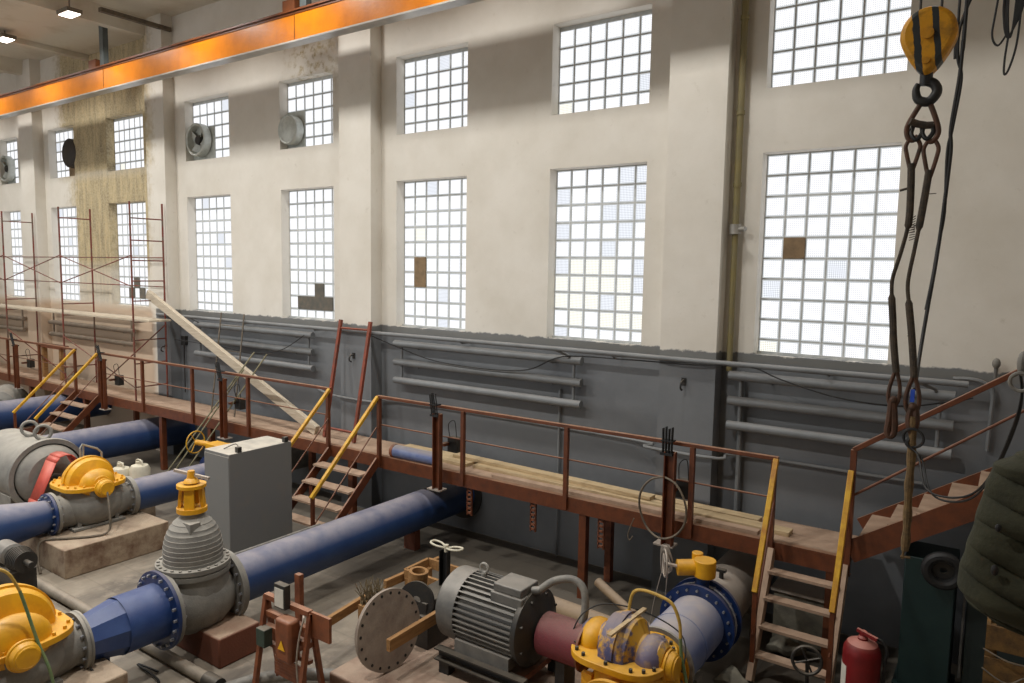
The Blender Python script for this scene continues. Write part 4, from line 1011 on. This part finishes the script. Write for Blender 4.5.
build(MB().prism([sp(.0, .52, .03), sp(.13, .52, .03), sp(.13, .52, .13), sp(.0, .52, .13)], (0, 0, .18)), 'switch_box', 'green_box', t, .008)
build(MB().prism([sp(LW-.02, .78, -.03), sp(LW+.26, .78, -.03), sp(LW+.26, .78, -.0), sp(LW-.02, .78, -.0)], (0, 0, .24)), 'side_plate', 'orange_box', t)
rs = MB()
for k in range(6):
    rs.bar(sp(.2 + .0*k, .44 - .035*k, .06), sp(.66, .44 - .035*k, .06), .03, .014, N_)
rs.bar(sp(.22, .5, .05), sp(.22, .22, .05), .02, .02).bar(sp(.62, .5, .05), sp(.62, .22, .05), .02, .02)
build(rs, 'resistor_rack', 'rust_brown', t)
build(MB().tube(smooth([sp(.62, 1.0, .05), sp(.68, 1.0, .1), sp(.64, .8, .12), sp(.6, .5, .12), sp(.62, .1, .1)], 6), .009, 6), 'stand_cable', 'cream_pipe', t)
tag(build(MB().box(-6.28, -6.2, 4.96, 5.02, 0, .86), 'steel_stake', 'rust_brown'), 'rusty upright steel bar behind the starter stand', 'bar')

# blind flange and scrap around it
t = thing('blind_flange', (-4.9, 4.98, .25), 'large round steel blind flange with bolt holes leaning beside the finned motor', 'flange')
dn = V((.985, -.1, .14)).normalized(); dc = V((-4.88, 4.98, .645))
build(MB().lathe([(.001, -.02), (.395, -.02), (.395, .02), (.001, .02)], dc, dn, 56), 'plate', 'disc_steel', t)
hb = []; a = dn.orthogonal().normalized(); bq = dn.cross(a)
for k in range(20):
    g = 2*PI*k/20; p = dc + (a*math.cos(g) + bq*math.sin(g))*.355; hb.append(p + dn*.0195)
bolt_objs(t, 'black_rubber', hb, dn, .003, .015, .001)
t = thing('gear_housing', (-5.1, 5.75, .25), 'dark grey cast housing behind the blind flange', 'machine')
build(MB().box(-5.2, -4.78, 5.45, 6.1, .25, .6).box(-5.14, -4.84, 5.5, 6.05, .6, .72), 'cast_box', 'dark_steel', t, .012)
build(MB().flange((-4.98, 5.5, .72), (.3, -1, .2), .2, .03, rin=.05), 'side_ring', 'dark_steel', t)
board((-5.68, 4.78, .5), (-5.8, 5.62, .5), .05, .1, 'wood_brown', 'brown wooden bar reaching from the starter stand to the blind flange', 'wooden_bar', 'wooden bars around the blind flange')
board((-4.67, 4.76, .64), (-4.66, 5.5, .66), .05, .12, 'wood_brown', 'pale pointed wooden bar propped across the front of the blind flange', 'wooden_bar', 'wooden bars around the blind flange')
board((-5.84, 5.9, .52), (-5.83, 6.88, .5), .05, .1, 'wood_brown', 'brown wooden bar behind the straw bundle', 'wooden_bar', 'wooden bars around the blind flange')
t = thing('wooden_crate', (-5.3, 6.35, 0), 'open wooden frame crate behind the blind flange', 'crate')
for y in (6.2, 6.62): build(MB().box(-5.8, -5.2, y-.02, y+.02, .5, .62), 'side_board', 'wood_brown', t)
for x in (-5.8, -5.2): build(MB().box(x-.02, x+.02, 6.2, 6.62, .5, .62), 'end_board', 'wood_brown', t)
for x in (-5.75, -5.25):
    for y in (6.2, 6.57): build(MB().box(x-.03, x+.03, y-.03, y+.03, 0, .52), 'leg', 'wood_brown', t)
rl = thing('paper_roll', (-5.42, 6.0, .62), 'brown hollow cardboard roll standing behind the blind flange', 'roll')
build(MB().lathe([(.075, .62), (.11, .62), (.11, .92), (.075, .92), (.075, .62)], (-5.45, 5.95, -.12), (.1, 0, 1), 28), 'roll_body', 'wood_brown', rl)
build(MB().cyl((-5.45, 5.95, .0), (-5.42, 5.95, .5), .09, n=16), 'core_stand', 'dark_steel', rl)
sb = MB()
for k in range(60):
    x = -5.6 + .2*random.random(); y = 5.28 + .2*random.random()
    sb.cyl((x, y, .56), (x + .26*(random.random()-.5), y + .26*(random.random()-.5), .74 + .1*random.random()), .007, .003, 4)
so_ = build(sb, 'straw_bundle', 'straw'); tag(so_, 'clump of dark bristles sticking up behind the blind flange', 'brush'); so_['kind'] = 'stuff'
build(MB().box(-5.62, -5.38, 5.27, 5.51, 0, .58), 'bundle_block', 'wood_brown', so_)
t = thing('key_stand', (-4.98, 5.95, .25), 'upright black channel with a white looped handle on top', 'stand')
build(MB().chan((-4.98, 5.98, .25), (-4.98, 5.98, 1.12), .06, .11, .012, (1,0,0), -1), 'channel', 'black_rubber', t)
hd = MB()
for s in (-1, 1): hd.tube(smooth([(-4.98, 5.98, 1.14), (-4.98 + s*.1, 5.93, 1.16), (-4.98 + s*.2, 5.95, 1.17), (-4.98 + s*.2, 6.02, 1.17), (-4.98 + s*.1, 6.03, 1.16), (-4.98, 5.98, 1.14)], 5), .012, 8)
hd.cyl((-4.98, 5.98, 1.1), (-4.98, 5.98, 1.18), .025, n=10)
build(hd, 'loop_handle', 'white_plastic', t)

# ------------------------------------------------------------------ lower right corner
t = thing('fire_extinguisher', (-.97, 6.95, 0), 'big dusty red fire extinguisher beside the ladder stair', 'fire extinguisher')
ex, ey = -.93, 6.95
build(MB().lathe([(.001, .02), (.14, .02), (.158, .05), (.158, .82), (.152, .87), (.125, .92), (.08, .945), (.04, .955), (.001, .955)], (ex, ey, 0), (0,0,1), 36), 'cylinder', 'extinguisher_red', t)
build(MB().lathe([(.04, .94), (.045, .97), (.03, .99), (.03, 1.03), (.001, 1.03)], (ex, ey, 0), (0,0,1), 16), 'valve_neck', 'extinguisher_red', t)
build(MB().bar((ex - .05, ey, 1.03), (ex + .12, ey - .04, 1.0), .03, .03), 'lever', 'extinguisher_red', t)
build(MB().tube(smooth([(ex + .05, ey, .99), (ex + .15, ey, .98), (ex + .2, ey, .9), (ex + .19, ey, .8), (ex + .18, ey, .5)], 6), .014, 8), 'discharge_hose', 'black_rubber', t)
lbm = MB().lathe([(.1585, .25), (.16, .25), (.16, .72), (.1585, .72)], (ex, ey, 0), (0,0,1), 10, PI*1.02, PI*1.28, (1,0,0)); build(lbm, 'label_sticker', 'white_sign', t)
build(MB().ring((ex, ey, .03), (0,0,1), .145, .02, 30, 8), 'base_ring', 'black_rubber', t)
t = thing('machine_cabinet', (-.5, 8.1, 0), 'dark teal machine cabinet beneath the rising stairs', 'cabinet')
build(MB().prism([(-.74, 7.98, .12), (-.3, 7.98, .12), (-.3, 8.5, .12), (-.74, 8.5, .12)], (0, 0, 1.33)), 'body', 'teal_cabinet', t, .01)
build(MB().box(-.78, -.62, 7.96, 8.5, 0, .12).box(-.42, -.26, 7.96, 8.5, 0, .12), 'foot', 'teal_cabinet', t)
rl = thing('cable_reel', (-.42, 7.75, 1.42), 'dark round reel hanging in front of the teal cabinet', 'reel')
build(MB().ring((-.4, 7.84, 1.42), (-.1, 1, .1), .14, .05, 30, 10).cyl((-.4, 7.9, 1.42), (-.4, 8.0, 1.42), .03, n=10), 'reel_ring', 'black_rubber', rl)
build(MB().flange((-.4, 7.86, 1.42), (-.1, 1, .1), .1, .02, rin=.03), 'reel_hub', 'dark_steel', rl)
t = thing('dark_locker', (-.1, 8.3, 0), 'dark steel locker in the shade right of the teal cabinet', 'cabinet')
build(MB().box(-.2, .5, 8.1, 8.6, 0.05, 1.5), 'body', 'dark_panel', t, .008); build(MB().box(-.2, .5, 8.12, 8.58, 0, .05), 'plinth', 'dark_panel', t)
build(MB().cyl((-.22, 8.08, .3), (-.22, 8.08, 1.3), .012, n=8), 'door_bar', 'grey_metal', t)
t = thing('battery_crate', (.1, 6.4, 0), 'yellow-brown slatted crate tangled with wires at the lower right corner', 'crate')
cx0, cx1, cy0, cy1 = -.02, .6, 6.3, 6.8
for z in (.2, .45, .7, .95, 1.2, 1.45):
    m_ = MB().box(cx0, cx1, cy0, cy0+.025, z, z+.18).box(cx0, cx0+.025, cy0+.025, cy1, z, z+.18); build(m_, 'slat', 'crate_wood', t)
for x, y in ((cx0+.03, cy0+.05), (cx1-.03, cy0+.05), (cx0+.05, cy1-.03), (cx1-.03, cy1-.03)): build(MB().box(x-.03, x+.03, y-.03, y+.03, 0, 1.62), 'corner_post', 'crate_wood', t)
wm = MB()
for k in range(8):
    z = .4 + .15*k; wm.tube(smooth([(cx0 - .01, cy0 - .02, z), (cx0 + .15, cy0 - .05, z - .08*random.random()), (cx0 + .3, cy0 - .03, z + .1*(random.random()-.5)), (cx1, cy0 - .03, z)], 5), .006, 5)
build(wm, 'wire_tangle', 'thin_steel', t)
t = thing('valve_wheel', (-1.33, 7.15, 0), 'dark handwheel on a stem at the foot of the ladder stair', 'handwheel')
w = MB().ring((-1.42, 7.1, .52), (.25, -1, .15), .13, .016, 30, 8)
for k in range(4):
    a = .4 + k*PI/2; w.cyl((-1.42, 7.1, .52), (-1.42 + .125*math.cos(a), 7.1 + .03*math.cos(a), .52 + .125*math.sin(a)), .01, n=6)
build(w, 'wheel', 'dark_steel', t); build(MB().cyl((-1.42, 7.12, .52), (-1.42, 7.2, .02), .018, n=8).cyl((-1.42, 7.2, 0), (-1.42, 7.2, .04), .08, n=16), 'stem', 'dark_steel', t)
for i, (p, r, lab) in enumerate((((-2.1, 7.05, .1), (.17, .13, .11), 'rough grey stone lump below the yellow handrail end'), ((-1.85, 8.1, .09), (.2, .14, .1), 'pale rubble lump on the floor behind the ladder stair'))):
    mb = MB().ball(p, r, 10, 7); mb.v = [(v[0] + .03*math.sin(31*v[1] + 17*v[2]), v[1] + .03*math.sin(23*v[0]), max(0, v[2] + .02*math.sin(29*v[0]))) for v in mb.v]
    tag(build(mb, 'rubble_stone', 'stone_grey'), lab, 'stone', 'stone lumps by the ladder stair')
t = thing('old_bench', (-1.6, 8.5, 0), 'low dusty wooden box behind the ladder stair', 'box')
build(MB().box(-2.05, -1.45, 8.3, 8.65, .06, .62), 'box_body', 'stone_grey', t); build(MB().box(-2.08, -1.42, 8.27, 8.66, .62, .66), 'lid', 'cream_pipe', t); build(MB().box(-2.0, -1.5, 8.32, 8.63, 0, .06), 'skid', 'dark_steel', t)

# ------------------------------------------------------------------ hook block and slings
HY = 4.6
hx, hz = -.487, 5.46
t = thing('crane_hook_block', (hx, HY, hz), 'yellow and black striped crane hook block hanging at the upper right', 'hook block')
out = []
for k in range(40):
    a = 2*PI*k/40; c_, s_ = math.cos(a), math.sin(a)
    r = .135 + .01*math.sin(a)
    zz = s_*(.155 if s_ > 0 else .2); xx = c_*r*(1 if s_ > 0 else 1 - .42*(-s_)**1.3)
    out.append((hx + xx, HY - .06, hz + .02 + zz))
cv = MB().prism(out, (0, .12, 0))
build(cv, 'pulley_cover', 'hook_stripes', t, .025)
build(MB().cyl((hx, HY - .075, hz + .03), (hx, HY + .075, hz + .03), .03, n=18).cyl((hx, HY - .07, hz - .11), (hx, HY + .07, hz - .11), .018, n=14), 'axle_pin', 'hook_yellow', t)
for dx in (-.05, .05): build(MB().cyl((hx + dx, HY, hz + .1), (hx + dx, HY, 9.4), .007, n=6), 'hoist_rope', 'dark_steel', t)
build(MB().cyl((hx, HY, hz - .16), (hx, HY, hz - .225), .032, n=16), 'swivel', 'hook_black', t)
hk = smooth([(hx - .01, HY, hz - .2), (hx + .04, HY, hz - .225), (hx + .055, HY, hz - .27), (hx + .02, HY, hz - .315), (hx - .03, HY, hz - .3), (hx - .045, HY, hz - .25), (hx - .035, HY, hz - .215)], 6)
build(MB().tube(hk, lambda f: .026 - .012*max(0, (f-.6)/.4), 12), 'hook', 'hook_black', t)

t = thing('chain_sling', (hx, HY, 5.15), 'two-legged rope sling with long rusty links hanging from the crane hook', 'sling')
ml = MB().tube(smooth([(hx - .0, HY, 5.165), (-.52, HY, 5.11), (-.562, HY, 5.02), (-.555, HY, 4.96), (-.53, HY, 4.945), (-.505, HY, 4.965)], 5), .014, 10)
ml.tube(smooth([(hx + .01, HY, 5.165), (-.45, HY, 5.11), (-.413, HY, 5.0), (-.42, HY, 4.95), (-.445, HY, 4.93), (-.465, HY, 4.955)], 5), .014, 10)
build(ml, 'master_link', 'chain_rust', t)
build(MB().tube([(-.55, HY-.02, 5.045), (-.51, HY, 5.03), (-.47, HY, 5.02), (-.44, HY+.01, 5.02)], .02, 8), 'cross_tie', 'sling_dark', t)
for x_ in (-.515, -.462): build(MB().tube(smooth([(x_ - .02, HY + .01, 5.02), (x_ - .026, HY, 4.98), (x_, HY - .01, 4.945), (x_ + .026, HY, 4.98), (x_ + .02, HY + .01, 5.02)], 4), .012, 8), 'tie_shackle', 'hook_black', t)
def shackle(x, z0, z1, w):
    return MB().tube(smooth([(x - w*.2, HY, z0), (x - w, HY, z0 - .05), (x - w*.85, HY, (z0+z1)/2), (x - .004, HY, z1), (x + .004, HY, z1), (x + w*.85, HY, (z0+z1)/2), (x + w, HY, z0 - .05), (x + w*.2, HY, z0)], 5), .011, 8)
build(shackle(-.528, 4.97, 4.78, .034), 'shackle', 'chain_rust', t); build(shackle(-.44, 4.95, 4.74, .034), 'shackle', 'chain_rust', t)
l1 = smooth([(-.53, HY, 4.82), (-.525, HY, 4.7), (-.522, HY, 4.54), (-.53, HY, 4.45), (-.555, HY, 4.32), (-.583, HY, 4.2), (-.586, HY, 4.12), (-.572, HY, 3.98), (-.56, HY, 3.85), (-.545, HY, 3.73), (-.535, HY, 3.66)], 6)
l2 = smooth([(-.442, HY, 4.78), (-.452, HY, 4.66), (-.468, HY, 4.5), (-.485, HY, 4.36), (-.507, HY, 4.17), (-.495, HY, 4.05), (-.474, HY, 3.9), (-.455, HY, 3.74), (-.445, HY, 3.64)], 6)
thick = lambda f: .019 if f < .28 or f > .62 else .0105
for l in (l1, l2): build(MB().tube(l, thick, 10), 'rope_leg', 'sling_dark', t)
fr = MB()
for k in range(7):
    fr.cyl((-.525, HY, 4.44 + .012*k), (-.49, HY - .01, 4.45 + .014*k), .003, n=4); fr.cyl((-.49, HY, 4.41 + .012*k), (-.515, HY - .01, 4.40 + .014*k), .003, n=4)
    fr.cyl((-.462, HY, 3.86 + .014*k), (-.492, HY, 3.87 + .014*k), .003, n=4)
fr.cyl((-.525, HY, 4.69), (-.578, HY, 4.675), .007, n=5).cyl((-.45, HY, 4.65), (-.4, HY, 4.652), .003, n=4)
build(fr, 'frayed_wire', 'sling_dark', t)
build(MB().tube(smooth([(-.535, HY, 3.68), (-.562, HY, 3.58), (-.565, HY, 3.5), (-.54, HY, 3.46), (-.515, HY, 3.5), (-.512, HY, 3.58), (-.535, HY, 3.68)], 5), .011, 8), 'end_link', 'chain_rust', t)
build(MB().tube(smooth([(-.548, HY, 3.5), (-.552, HY, 3.4), (-.56, HY, 3.32), (-.545, HY, 3.29), (-.525, HY, 3.32), (-.53, HY, 3.42), (-.54, HY, 3.5)], 5), .019, 8).ball((-.54, HY, 3.5), .024, 12, 8), 'end_hook', 'chain_rust', t)
build(MB().tube(smooth([(-.445, HY, 3.66), (-.475, HY, 3.55), (-.475, HY, 3.47), (-.445, HY, 3.43), (-.415, HY, 3.47), (-.415, HY, 3.55), (-.445, HY, 3.66)], 5), .012, 8), 'end_link', 'chain_rust', t)
build(MB().tube(smooth([(-.445, HY, 3.48), (-.455, HY, 3.4), (-.44, HY, 3.33), (-.42, HY, 3.38), (-.43, HY, 3.48)], 5), .02, 8).ball((-.44, HY, 3.47), .026, 12, 8), 'end_hook', 'chain_rust', t)
build(MB().box(-.456, -.435, HY-.01, HY+.01, 3.5, 3.57), 'blue_tag', 'blue_strap', t)
rp = thing('rope_tail', (-.42, HY, 3.3), 'thick frayed rope tail dangling below the crane sling', 'rope')
build(MB().tube(smooth([(-.435, HY, 3.42), (-.43, HY, 3.2), (-.432, HY, 3.0), (-.428, HY, 2.8), (-.43, HY, 2.64)], 6), lambda f: .022 + .003*math.sin(30*f), 10), 'rope_strand', 'rope_tan', rp)
build(MB().ring((-.425, HY - .02, 3.3), (.2, 1, .1), .052, .008, 26, 6), 'rope_ring', 'black_rubber', rp)
build(MB().cyl((-.45, HY, 2.6), (-.4, HY, 2.605), .008, n=6).cyl((-.435, HY, 2.66), (-.44, HY, 2.59), .007, n=6), 'frayed_end', 'rope_tan', rp)

cbl = lambda pts, r, name, m, lab, k=6: tag(build(MB().tube(smooth(pts, k), r, 8), name, m), lab, 'cable', 'cables hanging by the crane hook')
cbl([(-.40, 5.2, 9.4), (-.402, 5.2, 5.85), (-.41, 5.2, 5.6)], .008, 'hanging_cable', 'black_rubber', 'short dark cable passing just behind the striped hook block')
hc = thing('pendant_cable', (-.38, 5.2, 5.4), 'long pair of twisted black cables hanging right of the hook block down to the sling', 'cable', 'cables hanging by the crane hook')
build(MB().tube(smooth([(-.34, 5.2, 9.4), (-.365, 5.2, 5.9), (-.37, 5.2, 5.6), (-.375, 5.2, 5.4), (-.4, 5.2, 5.1), (-.392, 5.2, 4.95), (-.408, 5.2, 4.6), (-.42, 5.2, 4.4), (-.432, 5.15, 4.2), (-.447, 5.1, 4.0), (-.46, 5.0, 3.75), (-.452, 4.75, 3.55)], 6), .011, 8), 'cable_strand', 'black_rubber', hc)
build(MB().tube(smooth([(-.3, 5.2, 5.95), (-.36, 5.2, 5.8), (-.395, 5.2, 5.65), (-.39, 5.2, 5.5), (-.365, 5.2, 5.38), (-.392, 5.2, 5.1), (-.41, 5.2, 4.95), (-.402, 5.2, 4.6), (-.425, 5.2, 4.38), (-.436, 5.15, 4.2), (-.455, 5.1, 4.0)], 6), .009, 8), 'cable_strand', 'black_rubber', hc)
lp = thing('cable_bundle', (-.17, 6, 6.0), 'tied bundle of looped black cables hanging at the top right corner', 'cable', 'cables hanging by the crane hook')
random.seed(3)
for k in range(7):
    a = .02*k; b = .035*random.random()
    build(MB().tube(smooth([(-.2 + .01*k, 6 + .01*k, 9.44), (-.2 + .01*k, 6 + .01*k, 6.6), (-.205 + b, 6, 6.1), (-.2 + b, 6, 5.9), (-.175 + b*.5, 6, 5.8), (-.15, 6, 5.84), (-.14 + a*.4, 6, 6.05), (-.13 + a*.5, 6, 6.6)], 6), .007, 6), 'cable_loop', 'black_rubber', lp)
build(MB().tube(smooth([(-.2, 6, 6.5), (-.25, 6.02, 6.0), (-.262, 6.02, 5.83), (-.225, 6.02, 5.76), (-.18, 6, 5.82)], 6), .007, 6), 'cable_loop', 'black_rubber', lp)
build(MB().tube(smooth([(-.17, 6, 5.8), (-.18, 6, 5.65), (-.175, 6, 5.56), (-.15, 6, 5.6), (-.12, 6, 5.75), (-.11, 6, 6.0), (-.1, 6, 6.5)], 6), .007, 6), 'cable_loop', 'black_rubber', lp)
hng = thing('looped_cable', (-.1, 3.8, 3.4), 'black control cable drooping between the crane sling and the olive jacket', 'cable', 'cables hanging by the crane hook')
for k in range(2):
    d = .02*k
    build(MB().tube(smooth([(-.43 + d*.4, 4.6, 3.33), (-.46 + d*.4, 4.58, 3.26), (-.394 + d, 4.55, 3.214 - d), (-.337 + d, 4.4, 3.078 - d*.5), (-.231, 4.2, 3.094 - d), (-.111, 3.95, 3.195 - d), (-.032 + d*.3, 3.75, 3.367), (.024 + d*.3, 3.55, 3.608), (.041, 3.48, 3.742), (.03, 3.45, 3.83)], 6), .0055, 6), 'cable_loop', 'black_rubber', hng)
build(MB().ball((.035, 3.45, 3.87), (.02, .03, .05), 14, 8).ring((.032, 3.42, 3.8), (.2, 1, 0), .035, .007, 20, 6), 'cable_plug', 'hose_grey', hng)

# quilted jacket over the platform rail
def jacket():
    t = thing('quilted_jacket', (.12, 3.0, 3.3), 'olive quilted jacket hanging at the right edge of the photo', 'jacket')
    mb = MB(); nu, nv = 70, 230
    edge = [(0, .08), (.05, 0.03), (.12, -.03), (.25, -.05), (.45, -.072), (.62, -.093), (.74, -.108), (.83, -.11), (.89, -.085), (.95, -.02), (1, .08)]
    def ex_(f):
        for i in range(len(edge)-1):
            if f <= edge[i+1][0]:
                s = (f - edge[i][0])/(edge[i+1][0]-edge[i][0]); s = s*s*(3-2*s); return edge[i][1]*(1-s) + edge[i+1][1]*s
        return edge[-1][1]
    for j in range(nv + 1):
        f = j/nv; z = 3.62 - .64*f; xl = ex_(f); xr = .75
        for i in range(nu + 1):
            u = i/nu
            ang = u*PI
            x = xl + (xr - xl)*(1 - math.cos(ang*.5))
            bulge = math.sin(min(1, u*2.2)*PI/2)
            q = .03*abs(math.sin((z + .2*x + .012*math.sin(9*x))*PI/.095)) ** .45
            fold = .008*math.sin(22*x + 9*z) + .008*math.sin(13*x - 24*z)
            y = 3.05 - .1*bulge - (q + fold)*bulge
            zz = z - .1*u*(1 if f > .5 else .3) + .05*u
            mb.v.append((x, y, zz))
        for i in range(nu + 1):
            u = 1 - i/nu
            x = xl + (xr - xl)*(1 - math.cos(u*PI*.5)); bulge = math.sin(min(1, u*2.2)*PI/2)
            mb.v.append((x, 3.06 + .06*bulge, z - .1*u*(1 if f > .5 else .3) + .05*u))
    M = 2*(nu+1)
    for j in range(nv):
        for i in range(M):
            i2 = (i + 1) % M; mb.f.append((j*M + i, j*M + i2, (j+1)*M + i2, (j+1)*M + i))
    mb.f.append(tuple(range(M))); mb.f.append(tuple(nv*M + k for k in range(M-1, -1, -1)))
    build(mb, 'shell', 'jacket_olive', t)
    build(MB().ball((.0, 2.935, 3.2), (.012, .008, .02), 10, 6).ball((.0, 2.935, 3.35), (.01, .008, .014), 10, 6), 'cord_toggle', 'black_rubber', t)
jacket()
pr_ = thing('platform_railing', (.8, 3.05, 2.58), 'dark platform railing under the olive jacket', 'railing')
build(MB().cyl((.1, 3.06, 3.5), (3, 3.06, 3.5), .02, n=10), 'top_rail', 'brown_paint', pr_)
for x in (.9, 2.8): build(MB().cyl((x, 3.06, 0), (x, 3.06, 3.5), .02, n=10), 'post', 'brown_paint', pr_)

# ------------------------------------------------------------------ world, camera, view
w = bpy.data.worlds.new('World'); SC.world = w; w.use_nodes = True
bg = w.node_tree.nodes['Background']; bg.inputs[0].default_value = (.94, .97, 1, 1); bg.inputs[1].default_value = .75
cam = bpy.data.cameras.new('Camera'); co = bpy.data.objects.new('Camera', cam); COL.objects.link(co)
f_, yaw, pitch, roll = 726.8, .6059, .09764, .01593
cy, sy, cp, spn = math.cos(yaw), math.sin(yaw), math.cos(pitch), math.sin(pitch)
F = V((-sy*cp, cy*cp, -spn)); Rt = V((cy, sy, 0)); U = Rt.cross(F)
R2 = Rt*math.cos(roll) + U*math.sin(roll); U2 = U*math.cos(roll) - Rt*math.sin(roll)
M = Matrix((R2, U2, -F)).transposed().to_4x4(); M.translation = V((0, 0, 4.2)); co.matrix_world = M
cam.sensor_fit = 'HORIZONTAL'; cam.sensor_width = 36; cam.lens = f_ * 36 / 1024; cam.clip_start = .05; cam.clip_end = 200
SC.camera = co
SC.view_settings.view_transform = 'Standard'; SC.view_settings.look = 'None'; SC.view_settings.gamma = 1; SC.view_settings.use_curve_mapping = False
SC.view_settings.exposure = 0.2
SC.cycles.use_denoising = True
SC.cycles.max_bounces = 6; SC.cycles.diffuse_bounces = 4; SC.cycles.glossy_bounces = 3; SC.cycles.transmission_bounces = 2
SC.cycles.sample_clamp_indirect = 6; SC.cycles.caustics_reflective = False
